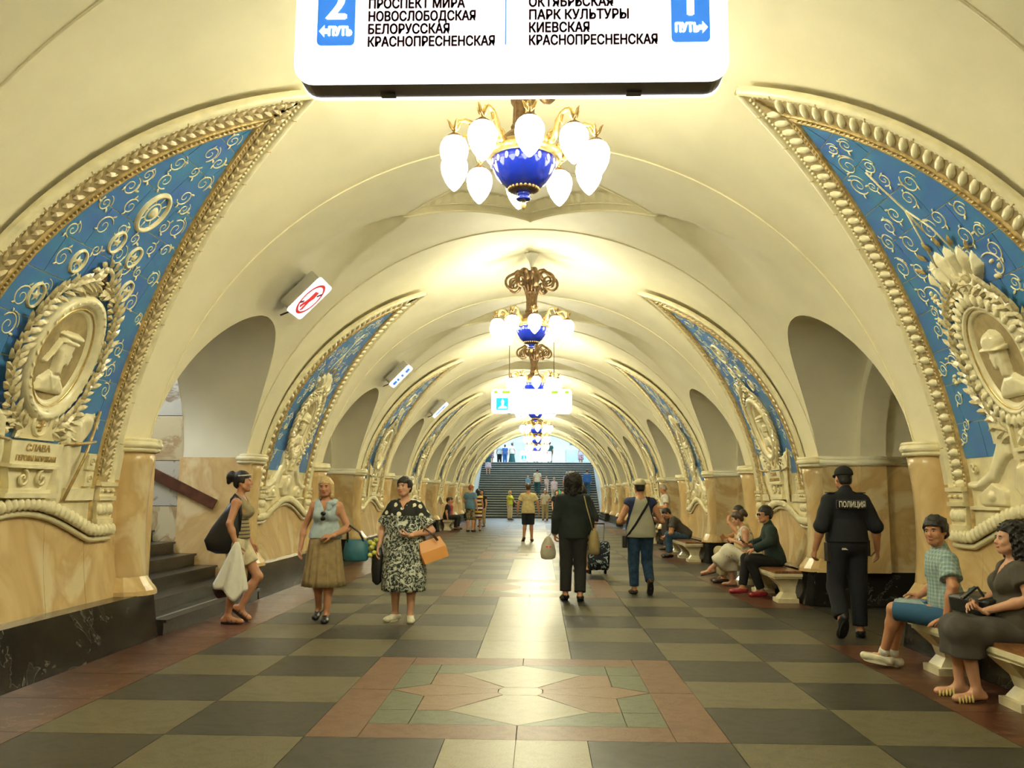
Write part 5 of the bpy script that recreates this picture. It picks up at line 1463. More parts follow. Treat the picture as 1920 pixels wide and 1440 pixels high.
def b_vest(nt, v, s):
    ax = mth(nt, 'ABSOLUTE', s[0]); e = mth(nt, 'MULTIPLY', mth(nt, 'SUBTRACT', 1.48, s[2]), .30)
    return mixc(nt, mth(nt, 'GREATER_THAN', mth(nt, 'SUBTRACT', ax, e), .075), (.40, .40, .32), (.018, .03, .10))
VEST = pattern('grey_vest_navy_shoulders', b_vest)
def b_fade(nt, v, s):
    return mixc(nt, mth(nt, 'MULTIPLY', mth(nt, 'GREATER_THAN', s[2], .60), noi(nt, v, 9, 2)), (.03, .11, .22), (.42, .48, .42))
DENIM_F = pattern('faded_denim', b_fade)
STRIPES = pattern('red_yellow_stripes', lambda nt, v, s: mixc(nt, mth(nt, 'GREATER_THAN', mth(nt, 'SINE', mth(nt, 'MULTIPLY', s[2], 42)), .0), (.10, .01, .012), mixc(nt, mth(nt, 'GREATER_THAN', mth(nt, 'SINE', mth(nt, 'MULTIPLY', s[2], 21)), 0), (.65, .48, .08), (.7, .65, .6))))
CAMO = pattern('camouflage', lambda nt, v, s: mixc(nt, mth(nt, 'GREATER_THAN', noi(nt, v, 12, 2), .52), (.30, .24, .13), (.10, .075, .04)))
CHECK_W = pattern('white_check', lambda nt, v, s: mixc(nt, mth(nt, 'MULTIPLY', mth(nt, 'GREATER_THAN', mth(nt, 'SINE', mth(nt, 'MULTIPLY', s[0], 120)), .6), .5), (.62, .60, .50), (.30, .28, .26)))
PRINT_P = pattern('pink_print', lambda nt, v, s: mixc(nt, mth(nt, 'GREATER_THAN', noi(nt, v, 14, 2), .5), (.55, .30, .34), (.10, .08, .14)))
STRIPE_T = pattern('tan_stripes', lambda nt, v, s: mixc(nt, mth(nt, 'GREATER_THAN', mth(nt, 'MULTIPLY', mth(nt, 'SINE', mth(nt, 'MULTIPLY', s[2], 150)), mth(nt, 'LESS_THAN', s[2], 1.2)), .55), (.30, .24, .13), (.05, .04, .03)))
BLACK = fabric('cloth_black', (.007, .007, .008)); NAVY = fabric('cloth_navy', (.005, .0075, .014)); SUIT = fabric('suit_dark', (.013, .022, .022)); TROU = fabric('trousers_dark', (.017, .017, .018))
JEANS = fabric('jeans_blue', (.018, .055, .12), .4); JEANS2 = fabric('jeans_mid', (.03, .08, .15), .4); KHAKI = fabric('khaki_cotton', (.33, .24, .115)); KHAKI2 = fabric('khaki_light', (.42, .34, .19)); CREAM_C = fabric('cream_cotton', (.62, .54, .36)); WHITE_C = fabric('white_cotton', (.68, .66, .58)); WHITE_J = fabric('white_linen', (.80, .79, .72), .04); SKYB = fabric('pale_blue_cotton', (.42, .52, .56))
YELLOW = fabric('pale_yellow_cotton', (.66, .54, .27)); BLUE_T = fabric('blue_cotton', (.13, .26, .38)); GREY_T = fabric('grey_cotton', (.06, .055, .05)); GREYBR = fabric('grey_brown_knit', (.075, .065, .05)); LIME = fabric('lime_cotton', (.48, .55, .05)); TEALJ = fabric('teal_dark', (.02, .09, .10)); LILAC = fabric('lilac_cotton', (.50, .46, .60)); BLUEJ = fabric('blue_jacket', (.03, .12, .38)); PINKW = fabric('pale_pink', (.62, .50, .55)); BURG = fabric('burgundy', (.14, .02, .05)); CAPB = fabric('cap_beige', (.50, .45, .28))
LEATH = mat('black_leather', (.012, .012, .013), .4, bump=.3, bscale=80); ORANGE_L = mat('orange_leather', (.62, .26, .05), .45, bump=.2, bscale=60); TEAL_L = mat('teal_leather', (.03, .15, .20), .5, noise=.2); WSHOE = mat('white_shoe', (.70, .67, .52), .5); REDSHOE = mat('red_shoe', (.30, .02, .03), .4); BRSHOE = mat('brown_shoe', (.06, .03, .018), .4); STRAPY = mat('yellow_strap', (.70, .58, .20), .4); PLASTIC = mat('white_plastic_bag', (.55, .52, .42), .35, noise=.15, nscale=9); GLASSD = mat('dark_lens', (.01, .01, .012), .05); SILVER = mat('silver', (.7, .7, .68), .2, metal=.9); PHONE = mat('phone_black', (.02, .02, .022), .2); BEIGE_B = mat('beige_canvas', (.42, .33, .15), .8, noise=.2)
def W(f, p):
    c, s_ = math.cos(f.root.rotation_euler[2]), math.sin(f.root.rotation_euler[2]); l = f.root.location
    return Vector((l[0]+c*p[0]-s_*p[1], l[1]+s_*p[0]+c*p[1], l[2]+p[2]))
def prop(name, label, cat, f, group=None):
    """an Empty sharing the person's frame so that carried things are laid out in it"""
    o = empty(name, f.root.location, f.root.rotation_euler[2]); tag(o, label, cat, group); return o
def sit(k=1.0, w_=.12, kf=.43, af=.38, sp=0.0, seat=.45):
    z = seat+.10
    return dict(hip=(0, 0, z/k), kneeL=(-w_, kf, .53), kneeR=(w_, kf, .53), ankL=(-w_-sp, af, .09), ankR=(w_+sp, af, .09))

# ---- woman walking to the right beside the steps
f = Fig('', 'dark-haired woman in tan top and cream shorts walking beside the left steps', (-3.40, 10.1, 0), -PI/2+.12, 1.74, 'f', .92, .0105, SKIN,
        dict(kneeL=(-.09, .24, .52), ankL=(-.08, .06, .17), toeL=(-.05, .75, -.6), kneeR=(.09, .02, .50), ankR=(.09, -.05, .09), toeR=(.1, 1, -.1), elbR=(.25, -.04, 1.15), wriR=(.25, .05, .90), elbL=(-.2, .0, 1.14), wriL=(-.2, .12, .9), lean=.03, palmR=(-1, .2, 0)))
f.body(curlR=1.1); f.hair(HAIR_D, 'bun', vol=.015); f.top('tank_top', STRIPE_T, .02, 0, .014, neck=.44); f.bottoms('shorts', CREAM_C, .62, .022, .09, .012); f.sandal(BRSHOE, LEATH, (.015, .06, .12)); f.neck_band(GILT, 'necklace', .004, .062, .05)
MB().tube([f.h(.085*math.sin(a), -.012+.105*math.cos(a), .075+.012*math.cos(a)) for a in [-1.9+.2*i for i in range(20)]], .009, 6, flat=1.2).build('hair_band', SILVER, f.root, True)
g = prop('shoulder_bag', 'large black slouchy shoulder bag hanging on the walking woman in tan', 'bag', f)
R_ = []
for z, y0, hy, hx in ((.80, -.10, .10, .03), (.84, -.13, .17, .06), (.95, -.14, .20, .075), (1.10, -.10, .16, .07), (1.25, -.055, .10, .045), (1.38, -.02, .05, .02)):
    R_.append([(.155+hx*math.cos(2*PI*j/20), y0+hy*math.sin(2*PI*j/20), z) for j in range(20)])
MB().rings(R_).build('bag_body', LEATH, g, True)
MB().tube([(.15, -.06, 1.30), (.16, -.05, 1.42), (.14, -.02, 1.475), (.15, .04, 1.42), (.16, .06, 1.25), (.16, .05, 1.05)], .018, 8, flat=.6).build('strap', LEATH, g, True)
g = prop('white_jacket', 'white jacket carried in the hand of the walking woman', 'jacket', f)
R_ = []; n = 72
for i in range(16):
    t = i/15; z = .94-.56*t; hy = .02+.17*t**.8; hx = .015+.045*t**.7; y0 = .06-.06*t
    row = []
    for j in range(n):
        a_ = 2*PI*j/n; fo = 1+t*(.28*math.sin(4*a_+.8*t)+.22*math.sin(7*a_+1+t)); sag = .07*t*t*math.sin(a_*2+.7)+.03*t*t*math.sin(5*a_)
        row.append((.275+hx*fo*math.cos(a_), y0+hy*(.8+.2*fo)*math.sin(a_), z-sag))
    R_.append(row)
MB().rings(R_[::-1]).build('cloth', WHITE_J, g, True)

# ---- blonde woman
f = Fig('', 'blonde woman in pale blue sleeveless blouse and khaki pleated skirt', (-2.41, 10.3, 0), PI+.06, 1.69, 'f', .95, .0105, SKIN,
        dict(kneeL=(-.07, .05, .50), ankL=(-.05, .04, .09), toeL=(-.05, 1, -.15), kneeR=(.08, -.02, .50), ankR=(.08, -.16, .13), toeR=(.1, 1, -.35), elbL=(-.28, -.0, 1.12), wriL=(-.12, .20, 1.04), handL=(.9, .25, -.05), palmL=(0, -.6, -.8), elbR=(.27, -.04, 1.13), wriR=(.29, .05, .88), head=(-.08, -.12, .05), brow=HAIR_BR))
f.body(lipcol=LIP_R); f.hair(HAIR_B, 'bob', .0012, vol=.009); f.top('blouse', SKYB, .05, 0, .02, vneck=.13, noise=lambda X, Y, Z: .0022*np.sin(60*X+30*Z)*np.sin(45*Z))
f.skirt('skirt', KHAKI, [(0, 0, 1.06, .145, .115), (0, 0, .98, .19, .15), (0, 0, .75, .215, .175), (0, .0, .42, .255, .20)], 15, .055, 120)
f.belt(BLACK, .10); f.shoe(LEATH, None, True, .006); f.neck_band(GILT, 'necklace', .003, .062, .06)
g = prop('sunglasses', 'sunglasses hanging from the neckline of the pale blue blouse', 'sunglasses', f)
for z in (1.26, 1.20): MB().ball((.005, .165, z), .03, .01, .027, 12, 6).build('lens', GLASSD, g, True)
MB().tube([(.005, .168, 1.30), (.02, .17, 1.23), (.005, .168, 1.17)], .004, 6).build('frame', SILVER, g, True)
MB().ball((-.085, .145, 1.38), .06, .018, .035, 10, 6).build('bow', SKYB, f.root, True); MB().ball((-.06, .15, 1.34), .035, .015, .05, 10, 6).build('bow', SKYB, f.root, True)
g = prop('handbag', 'teal blue handbag hanging from the blonde woman\'s forearm', 'bag', f)
R_ = [[(-.37+hx*math.cos(2*PI*j/20)*(1 if abs(math.cos(2*PI*j/20)) < .8 else .92), .0+hy*math.sin(2*PI*j/20), z) for j in range(20)] for z, hx, hy in ((.70, .13, .06), (.72, .16, .075), (.82, .165, .075), (.93, .14, .05), (.955, .12, .02))]
MB().rings(R_).build('bag_body', TEAL_L, g, True)
for y in (-.03, .03): MB().tube([(-.46, y, .93), (-.40, y*.8, 1.04), (-.29, y*.6+.03, 1.12), (-.26, y*.8, 1.05), (-.27, y, .92)], .009, 6).build('handle', LEATH, g, True)

# ---- woman in polka-dot dress
f = Fig('', 'dark short-haired woman in black and white polka-dot dress holding a bag', (-1.47, 10.37, 0), PI-.12, 1.69, 'f', 1.28, .0105, SKIN_P,
        dict(ankL=(-.10, .03, .09), toeL=(-.35, 1, -.12), ankR=(.11, -.03, .09), toeR=(.45, 1, -.12), elbL=(-.34, -.02, 1.10), wriL=(-.13, .25, 1.05), handL=(.95, .25, .05), palmL=(0, -.5, .8), elbR=(.30, -.05, 1.12), wriR=(.32, .04, .88), head=(-.25, .0, .06)))
f.body(lipcol=LIP_R, curlL=.8); f.hair(HAIR_D, 'short', .006, 2, .018); f.top('dress_top', POLKA, -.05, .8, .022, flare=.03, neck=.47, vneck=.06)
f.skirt('dress_skirt', POLKA, [(0, 0, 1.20, .20, .165), (0, 0, 1.0, .235, .205), (0, 0, .75, .265, .23), (0, .0, .55, .28, .24), (0, 0, .37, .27, .23)], 7, .045, 100, 3)
f.shoe(WSHOE, WSHOE, True, .008)
mb = MB().tube([W0 for W0 in [f.wriL+V3(.0, 0, 0)+.03*V3(0, math.cos(a), math.sin(a)) for a in [2*PI*i/14 for i in range(15)]]], .005, 6); mb.build('bracelet', SILVER, f.root, True)
g = prop('handbag', 'orange leather handbag on the forearm of the polka-dot woman', 'bag', f)
M_ = Matrix.Translation((-.36, .06, .84)) @ Matrix.Rotation(.35, 4, 'Y') @ Matrix.Rotation(.5, 4, 'Z')
mb = MB().rings([[(-.15, -.055, -.13), (.15, -.055, -.13), (.15, .055, -.13), (-.15, .055, -.13)], [(-.16, -.05, 0), (.16, -.05, 0), (.16, .05, 0), (-.16, .05, 0)], [(-.13, -.012, .13), (.13, -.012, .13), (.13, .012, .13), (-.13, .012, .13)]]); mb.map(lambda v: M_ @ Vector(v)); mb.build('bag_body', ORANGE_L, g)
for y in (-.03, .03): MB().tube([(-.42, .06+y, .95), (-.36, .08+y, 1.03), (-.27, .12+y*.5, 1.09), (-.24, .09+y*.5, 1.0), (-.27, .06+y, .93)], .008, 6).build('handle', BRSHOE, g, True)
g = prop('dark_bag', 'narrow dark cloth bag hanging at the polka-dot woman\'s side', 'bag', f)
MB().rings([[(.32+hx*math.cos(2*PI*j/14), .03+hy*math.sin(2*PI*j/14), z) for j in range(14)] for z, hx, hy in ((.42, .02, .02), (.46, .06, .04), (.60, .075, .05), (.76, .07, .05), (.86, .05, .03))]).build('bag_body', LEATH, g, True)
g = prop('flowers', 'bunch of yellow-green flowers sticking out of the dark bag', 'flowers', f)
YG = mat('flower_yellow', (.62, .62, .12), .6, noise=.2); STEM = mat('stem_green', (.08, .14, .03), .6)
for i, (x, y, z) in enumerate(((.36, .08, .90), (.40, .06, .84), (.34, .10, .80), (.39, .10, .77), (.33, .07, .95), (.42, .03, .92), (.37, .11, .86))):
    MB().ball((x, y, z), .034, .034, .028, 9, 5).build('blossom', YG, g, True); MB().tube([(x, y, z), (.33, .04, .66)], .004, 5).build('stem', STEM, g)

# ---- man in dark jacket, seen from behind
f = Fig('', 'man with thick dark hair in dark jacket walking away in mid-hall', (.63, 12.6, 0), .0, 1.80, 'm', .98, .0115, SKIN,
        dict(kneeL=(-.10, .0, .50), ankL=(-.11, -.06, .10), toeL=(-.2, 1, -.2), kneeR=(.10, .03, .50), ankR=(.09, -.10, .09), toeR=(.1, 1, -.12), elbL=(-.235, -.02, 1.14), wriL=(-.25, .08, .90), elbR=(.235, -.02, 1.14), wriR=(.24, .08, .90)))
f.body(face=False, curlL=1.2); f.hair(HAIR_D, 'curly', .0016, 1); f.top('jacket', SUIT, -.10, 1.93, .018, collar=True, flare=.008, noise=lambda X, Y, Z: .003*np.sin(38*Z+9*X)*np.sin(20*X)); f.bottoms('trousers', TROU, 1.93, .022, .1, .02); f.shoe(LEATH, BLACK)
g = prop('plastic_bag', 'pale plastic bag with red print in the dark-jacketed man\'s left hand', 'bag', f)
MB().rings([[(-.36+hx*(1+.1*math.sin(3*2*PI*j/20))*math.cos(2*PI*j/20), .14+hy*math.sin(2*PI*j/20), z) for j in range(20)] for z, hx, hy in ((.56, .05, .03), (.58, .10, .06), (.66, .115, .07), (.78, .09, .055), (.86, .05, .03), (.90, .02, .015))]).build('bag_body', PLASTIC, g, True)
for dx in (-.025, .025): MB().ball((-.355+dx, .075, .745), .016, .006, .012, 8, 4).build('red_print', RED_S, g, True)
MB().tube([(-.35, .14, .89), (-.31, .16, .95), (-.28, .15, .90)], .006, 6).build('handle', PLASTIC, g, True)
g = prop('canvas_bag', 'beige canvas bag on a shoulder strap behind the dark-jacketed man', 'bag', f)
MB().rings([[(.30+hx*math.cos(2*PI*j/18), -.02+hy*math.sin(2*PI*j/18), z) for j in range(18)] for z, hx, hy in ((.64, .05, .05), (.67, .08, .09), (.80, .085, .11), (.94, .06, .08), (1.02, .025, .03))]).build('bag_body', BEIGE_B, g, True)
MB().tube([(.28, -.05, 1.0), (.24, -.13, 1.15), (.19, -.15, 1.32), (.16, -.09, 1.47), (.17, .02, 1.46)], .026, 8, flat=.35, up=(1, 0, 0)).build('strap', BEIGE_B, g, True)

# ---- woman ahead with a wheeled suitcase
f = Fig('', 'dark-clothed woman pulling a suitcase, mostly hidden behind the dark-jacketed man', (.98, 17.0, 0), 0, 1.68, 'f', 1.0, .016, SKIN, dict(ankL=(-.12, -.02, .09), kneeL=(-.11, .06, .5), elbR=(.26, -.10, 1.12), wriR=(.24, -.15, .88)), fine=False)
f.body(); f.hair(HAIR_D, 'bob'); f.top('blouse', BLACK, -.06, 1.4, .02); f.skirt('skirt', BLACK, [(0, 0, 1.0, .17, .13), (0, 0, .8, .21, .17), (0, 0, .55, .22, .18)], 6, .03); f.shoe(BRSHOE)
SCF = pattern('blue_flower_luggage', lambda nt, v, s: mixc(nt, mth(nt, 'GREATER_THAN', noi(nt, v, 16, 2, .8), .58), (.008, .012, .022), (.35, .42, .46)))
g = empty('suitcase', (1.27, 16.75, 0), .15); tag(g, 'dark blue floral wheeled suitcase behind the man in the dark jacket', 'suitcase')
R_ = [[(x*sx, y*sy-.12*(z-.1), z) for x, y in round_rect(-.5, .5, -.5, .5, .18, 4)] for z, sx, sy in ((.08, .34, .22), (.11, .38, .26), (.30, .40, .28), (.52, .40, .28), (.60, .36, .24), (.62, .30, .18))]
MB().rings(R_).build('shell', SCF, g, True)
for x in (-.15, .15): MB().tube([(x-.02, .06, .035), (x+.02, .06, .035)], .035, 12).build('wheel', BLACK, g); MB().tube([(x*.7, 0, .6), (x*.7, -.08, .95)], .008, 6).build('pull_rod', STEEL, g)
MB().tube([(-.105, -.08, .95), (.105, -.08, .95)], .014, 8).build('pull_handle', BLACK, g); MB().box(-.15, .15, -.17, -.155, .2, .42).build('pocket', SCF, g)

# ---- man in cap and grey vest, seen from behind
f = Fig('', 'man in beige cap, grey sleeveless top and blue jeans walking away', (1.70, 13.45, 0), .05, 1.74, 'm', 1.18, .0115, SKIN,
        dict(kneeL=(-.11, .02, .50), ankL=(-.11, -.02, .09), kneeR=(.11, .10, .49), ankR=(.11, -.16, .19), toeR=(0, .38, -.9), elbL=(-.33, -.03, 1.10), wriL=(-.20, .22, 1.10), elbR=(.33, -.03, 1.11), wriR=(.19, .22, 1.15)))
f.body(face=False); f.hair(HAIR_D, 'buzz', 0); f.cap(CAPB); f.top('vest', VEST, -.09, .12, .018, flare=.0, noise=lambda X, Y, Z: .002*np.sin(40*Z+12*X)); f.bottoms('jeans', JEANS, 1.93, .018, .06, .014); f.shoe(BRSHOE, BLACK)
g = prop('crossbody_bag', 'small black pouch on a diagonal strap across the grey vest', 'bag', f)
MB().tube([(.13, -.08, 1.47), (.10, -.145, 1.38), (.0, -.165, 1.22), (-.10, -.175, 1.06), (-.19, -.12, .92), (-.22, -.03, .86)], .016, 8, flat=.35, up=(0, -1, 0)).build('strap', BLACK, g, True)
MB().rings([[(-.25+.035*x, -.02+.12*y, z) for x, y in round_rect(-1, 1, -.6, .6, .3, 3)] for z in (.70, .72, .86, .88)]).build('pouch', LEATH, g, True)

# ---- police officer from behind
f = Fig('', 'police officer in black uniform and cap walking away at right', (3.50, 9.62, 0), .05, 1.82, 'm', 1.10, .0105, SKIN,
        dict(kneeL=(-.12, .05, .50), ankL=(-.15, -.16, .20), toeL=(-.05, .45, -.9), kneeR=(.10, .0, .50), ankR=(.09, -.02, .09), toeR=(.45, 1, -.12), elbL=(-.285, -.05, 1.13), wriL=(-.32, .05, .89), elbR=(.29, -.05, 1.13), wriR=(.345, .06, .89), head=(0, -.05, 0)))
f.body(face=False, curlL=.9); f.hair(HAIR_D, 'buzz', 0); f.cap(BLACK, True); sh = f.top('shirt', NAVY, .02, 1.08, .022, collar=True, flare=.004, noise=lambda X, Y, Z: .003*np.sin(30*Z+14*X)*np.sin(16*X)); f.bottoms('trousers', NAVY, 1.94, .022, .1, .016); f.shoe(LEATH, BLACK); f.belt(LEATH, .06)
pb = MB().box(-.16, .16, -.004, .004, -.042, .042); y_ = -.168*f.k; pz = 1.36*f.k
pb.map(lambda v: V3(v[0], y_-.004+.10*v[0]**2*4, v[2]+pz)); o = pb.build('back_patch', mat('patch_black', (.01, .01, .014), .6), f.root)
MB().box(-.166, .166, -.002, .002, -.048, .048).map(lambda v: V3(v[0], y_+.004+.10*v[0]**2*4, v[2]+pz)).build('patch_border', mat('patch_edge', (.16, .14, .15), .6), f.root)
me = text_mesh('ПОЛИЦИЯ', .085, WHITE_C, .285, .002, 'CENTER'); obj('lettering', me, f.root, loc=(0, y_-.012, pz-.028), rot=(PI/2, 0, 0))
for sx in (-1, 1): MB().box(sx*.17-.035, sx*.17+.035, -.05, .05, 1.475, 1.487).map(lambda v: (v[0], v[1]-.01, v[2]*f.k-.0)).build('shoulder_board', NAVY, f.root)
MB().box(-.235, -.165, -.05, .05, .80, 1.0).build('holster', LEATH, f.root); MB().box(.165, .225, -.07, .03, .86, 1.03).build('pouch', LEATH, f.root); MB().box(-.115, -.03, -.152, -.142, .93, .95).build('white_tag', WHITE_C, f.root)

# ---- young man sitting on the near bench, looking round
ps = sit(1.0, .09, .43, .55, -.02); ps.update(lean=.10, twist=.42, hip=(0, 0, .55), ankL=(.10, .56, .12), ankR=(.20, .50, .10), kneeL=(-.03, .43, .54), kneeR=(.14, .43, .53), toeL=(-.1, 1, .12), toeR=(.1, 1, .1), elbL=(-.31, -.09, .79), wriL=(-.33, -.03, .535), handL=(-.25, .9, -.35), palmL=(0, -.2, -1), elbR=(.10, .10, .76), wriR=(.12, .24, .66), head=(.82, -.05, 0))
f = Fig('', 'young man in plaid shirt and denim shorts sitting on the near bench', (3.60, 7.55, 0), 1.0, 1.72, 'm', 1.0, .0105, SKIN, ps)
f.body(curlL=.25); f.hair(HAIR_D, 'short', .007, 4, .022); f.top('shirt', PLAID, -.08, .72, .02, collar=True, flare=.02, noise=lambda X, Y, Z: .0025*np.sin(42*Z+17*X)*np.sin(25*Y)); f.bottoms('shorts', DENIM_F, .97, .022, .06, .016); f.shoe(WSHOE, WSHOE, True, .010)
for sd in (-1, 1):
    an = f.ankL if sd < 0 else f.ankR; kn = f.kneeL if sd < 0 else f.kneeR; d = nz(kn-an); MB().tube([an-d*.02, an+d*.03, an+d*.06], [.045, .046, .043], 14).build('sock', WHITE_C, f.root, True)

# ---- curly woman on the near bench
ps = sit(1.0, .10, .42, .36); ps.update(lean=-.02, ankL=(-.10, .34, .09), ankR=(.10, .40, .09), elbL=(-.28, -.02, .80), wriL=(-.06, .24, .68), elbR=(.26, .0, .80), wriR=(.02, .27, .72), handL=(.7, .6, .2), palmL=(0, -.4, .9), handR=(-.6, .7, .2), palmR=(0, -.6, -.7), head=(.1, .02, 0))
f = Fig('', 'curly dark-haired woman in grey-brown top and long skirt on the near bench', (3.71, 6.72, 0), 1.42, 1.68, 'f', 1.12, .0105, SKIN_P, ps)
f.body(curlL=.9, curlR=1.0, lipcol=LIP_R); f.hair(HAIR_D, 'curly', .005, 3); f.top('top', GREYBR, -.06, .5, .018, vneck=.16, flare=.02, noise=lambda X, Y, Z: .002*np.sin(45*Z+20*X))
def lap_skirt(f, name, m_, frac, t=.03, kk=.09, nz_=None):
    pr = [p[:4]+(kk,) for p in f.torso(t*.5)[:2]]
    for sd in (-1, 1):
        for p in f.leg(sd, t, frac, .04): pr.append(p[:5]+(kk,))
    a, b = f.kneeL, f.kneeR; pr.append(('rc', (a+f.hipL)/2, (b+f.hipR)/2, f.k*(.07+t), f.k*(.07+t), kk)); pr.append(('rc', a, b, f.k*(.055+t), f.k*(.055+t), kk))
    g = max(0, frac-1)*.85; c, d = a+(f.ankL-a)*g, b+(f.ankR-b)*g; pr.append(('rc', c, d, f.k*(.05+t), f.k*(.05+t), kk))
    hp, up, k = f.hip, f.up, f.k
    lowz = min(c[2], d[2])-.03
    wc = f.q(0, 0, .18)
    post = lambda F, X, Y, Z: np.maximum(np.maximum(F, np.minimum(((X-hp[0])*up[0]+(Y-hp[1])*up[1]+(Z-hp[2])*up[2])/k-.10, .26-np.sqrt((X-wc[0])**2+(Y-wc[1])**2+(Z-wc[2])**2)/k)), lowz-Z)
    return sdf_obj(name, sdf_mesh(pr, f.res, post, noise=nz_), m_, f.root)
lap_skirt(f, 'skirt', fabric('skirt_grey', (.07, .062, .055)), 1.45, .028, .07, lambda X, Y, Z: .004*np.sin(32*Y+20*Z)*np.sin(18*X))
f.sandal(STRAPY, BRSHOE, (.05, .075, .10, .125, .15), .018)
g = prop('phone', 'black phone held in the curly-haired woman\'s hands', 'phone', f); M_ = Matrix.Translation((.0, .31, .78)) @ Matrix.Rotation(-.7, 4, 'X'); MB().box(-.035, .035, -.07, .07, -.006, .006, M_).build('case', PHONE, g); MB().box(-.031, .031, -.06, .06, .006, .008, M_).build('screen', GLASSD, g)
g = prop('handbag', 'black leather bag lying on the curly-haired woman\'s lap', 'bag', f)
M_ = Matrix.Translation((.19, .17, .69)) @ Matrix.Rotation(.35, 4, 'Z') @ Matrix.Rotation(-.12, 4, 'X')
mb = MB().rings([[(.30*a, .17*b_, z) for a, b_ in round_rect(-.5, .5, -.5, .5, .15, 4)] for z in (-.06, -.05, .03, .05)]); mb.map(lambda v: M_ @ Vector((v[0]*1.5, v[1]*1.6, v[2]))); mb.build('bag_body', LEATH, g, True)
MB().tube([(.12, .30, .73), (.1, .27, .80), (.02, .24, .82), (-.04, .22, .76)], .01, 6).build('strap', LEATH, g, True)

# ---- second bench
ps = sit(1.0, .12, .40, .30); ps.update(lean=.20, ankL=(-.12, .24, .09), ankR=(.02, .50, .12), kneeL=(-.14, .40, .54), kneeR=(.10, .42, .55), elbL=(-.27, .12, .82), wriL=(-.12, .33, .70), elbR=(.25, .12, .82), wriR=(.08, .36, .75), handL=(.5, .8, -.2), palmL=(.3, -.3, -.9), handR=(-.3, .9, .15), palmR=(0, -.3, .95), head=(.25, .0, 0), brow=HAIR_D)
f = Fig('', 'young man with sunglasses and dark green shirt sitting on the second bench', (3.72, 13.35, 0), 1.5, 1.74, 'm', .95, .0115, SKIN, ps)
f.body(curlL=.6, curlR=.8); f.hair(HAIR_D, 'short', .006, 5, .02); f.top('shirt', fabric('shirt_dark_green', (.014, .032, .030)), -.07, 1.92, .02, collar=True); f.bottoms('trousers', BLACK, 1.92, .018, .08, .008); f.shoe(REDSHOE, None, True, .010)
g = prop('sunglasses', 'dark sunglasses on the young man in the dark green shirt', 'sunglasses', f)
for sx in (-1, 1):
    c = f.h(sx*.034, .106, .012); M3 = f.HM; mb = MB().ball((0, 0, 0), .028, .008, .021, 12, 6); mb.map(lambda v: c+M3 @ V3(v)); mb.build('lens', GLASSD, g, True)
    MB().tube([f.h(sx*.06, .10, .02), f.h(sx*.082, .05, .02), f.h(sx*.084, -.01, .012)], .005, 6).build('temple', SILVER, g, True)
g = prop('phone', 'dark phone in the hand of the man with sunglasses', 'phone', f); M_ = Matrix.Translation((.05, .46, .80)) @ Matrix.Rotation(.5, 4, 'X'); MB().box(-.035, .035, -.07, .07, -.006, .006, M_).build('case', PHONE, g)
ps = sit(1.0, .10, .42, .38); ps.update(lean=.36, twist=.1, kneeL=(-.06, .42, .60), ankL=(-.02, .74, .30), toeL=(0, 1, -.25), ankR=(.10, .36, .09), elbL=(-.25, .14, .74), wriL=(-.10, .34, .80), elbR=(.24, .2, .8), wriR=(.05, .38, .8), head=(-.25, -.25, 0))
f = Fig('', 'woman in long white floral dress sitting cross-legged on the second bench', (3.70, 14.62, 0), 1.38, 1.66, 'f', 1.0, .0115, SKIN_P, ps)
f.body(); f.hair(HAIR_BR, 'bun', .003); f.top('dress_top', FLORAL, -.05, 0, .018, neck=.40); lap_skirt(f, 'dress_skirt', FLORAL_L, 1.62, .045, .10, lambda X, Y, Z: .006*np.sin(26*Y+14*Z)*np.sin(15*X+9*Z)); f.sandal(mat('pink_strap', (.42, .14, .11), .5), BRSHOE, (.05, .12))
for sx in (-1, 1): MB().tube([f.q(sx*.07, .10, .40), f.q(sx*.085, .05, .475), f.q(sx*.085, -.04, .48), f.q(sx*.07, -.11, .40)], .007, 6, flat=.6).build('shoulder_strap', CREAM_C, f.root, True)
ps = sit(1.0, .14, .42, .38); ps.update(lean=.08, elbR=(.26, .05, .82), wriR=(.12, .30, .78), elbL=(-.30, .12, .84), wriL=(-.13, .28, 1.06), handL=(.3, -.1, .9), palmL=(.4, -.8, 0), head=(.15, -.2, 0))
f = Fig('', 'man in pale yellow shirt with raised hand behind the woman in the floral dress', (3.72, 15.35, 0), 1.5, 1.74, 'm', 1.15, .013, SKIN, ps)
f.body(curlL=1.0); f.hair(HAIR_D, 'buzz', 0); f.top('shirt', YELLOW, -.06, .75, .02, collar=True, flare=.02); f.bottoms('trousers', KHAKI2, 1.9, .02, .08, .016); f.shoe(BRSHOE, BLACK)

# ---- further figures along the hall
def quick(label, loc, rz, H, sex, top, bottom, hair, skin=None, pose=None, res=.016, sleeve=.6, frac=1.93, style='short', wt=1.0, skirt=None, shoe=None, hem=-.07, fine=False, cap=None, group=None):
    f = Fig('', label, loc, rz, H, sex, wt, res, skin or SKIN, pose, fine=fine, group=group)
    f.body(hands=True, face=False); f.hair(hair, style, .004 if res < .02 else 0)
    f.top('shirt', top, hem, sleeve, .018, flare=.015)
    if skirt: f.skirt('skirt', bottom, skirt, 6, .03)
    else: f.bottoms('shorts' if frac < 1.3 else 'trousers', bottom, frac, .02, .08, .016)
    f.shoe(shoe or BRSHOE)
    if cap: f.cap(cap)
    return f
SIT = sit(); SK = [(0, 0, 1.02, .16, .13), (0, 0, .85, .21, .17), (0, 0, .5, .25, .2)]
ps = dict(sit(1, .13, .42, .40)); ps.update(lean=.72, headup=.35, elbL=(-.22, .36, .60), wriL=(-.05, .52, .48), elbR=(.22, .36, .60), wriR=(.05, .52, .48), head=(.2, -.25, 0))
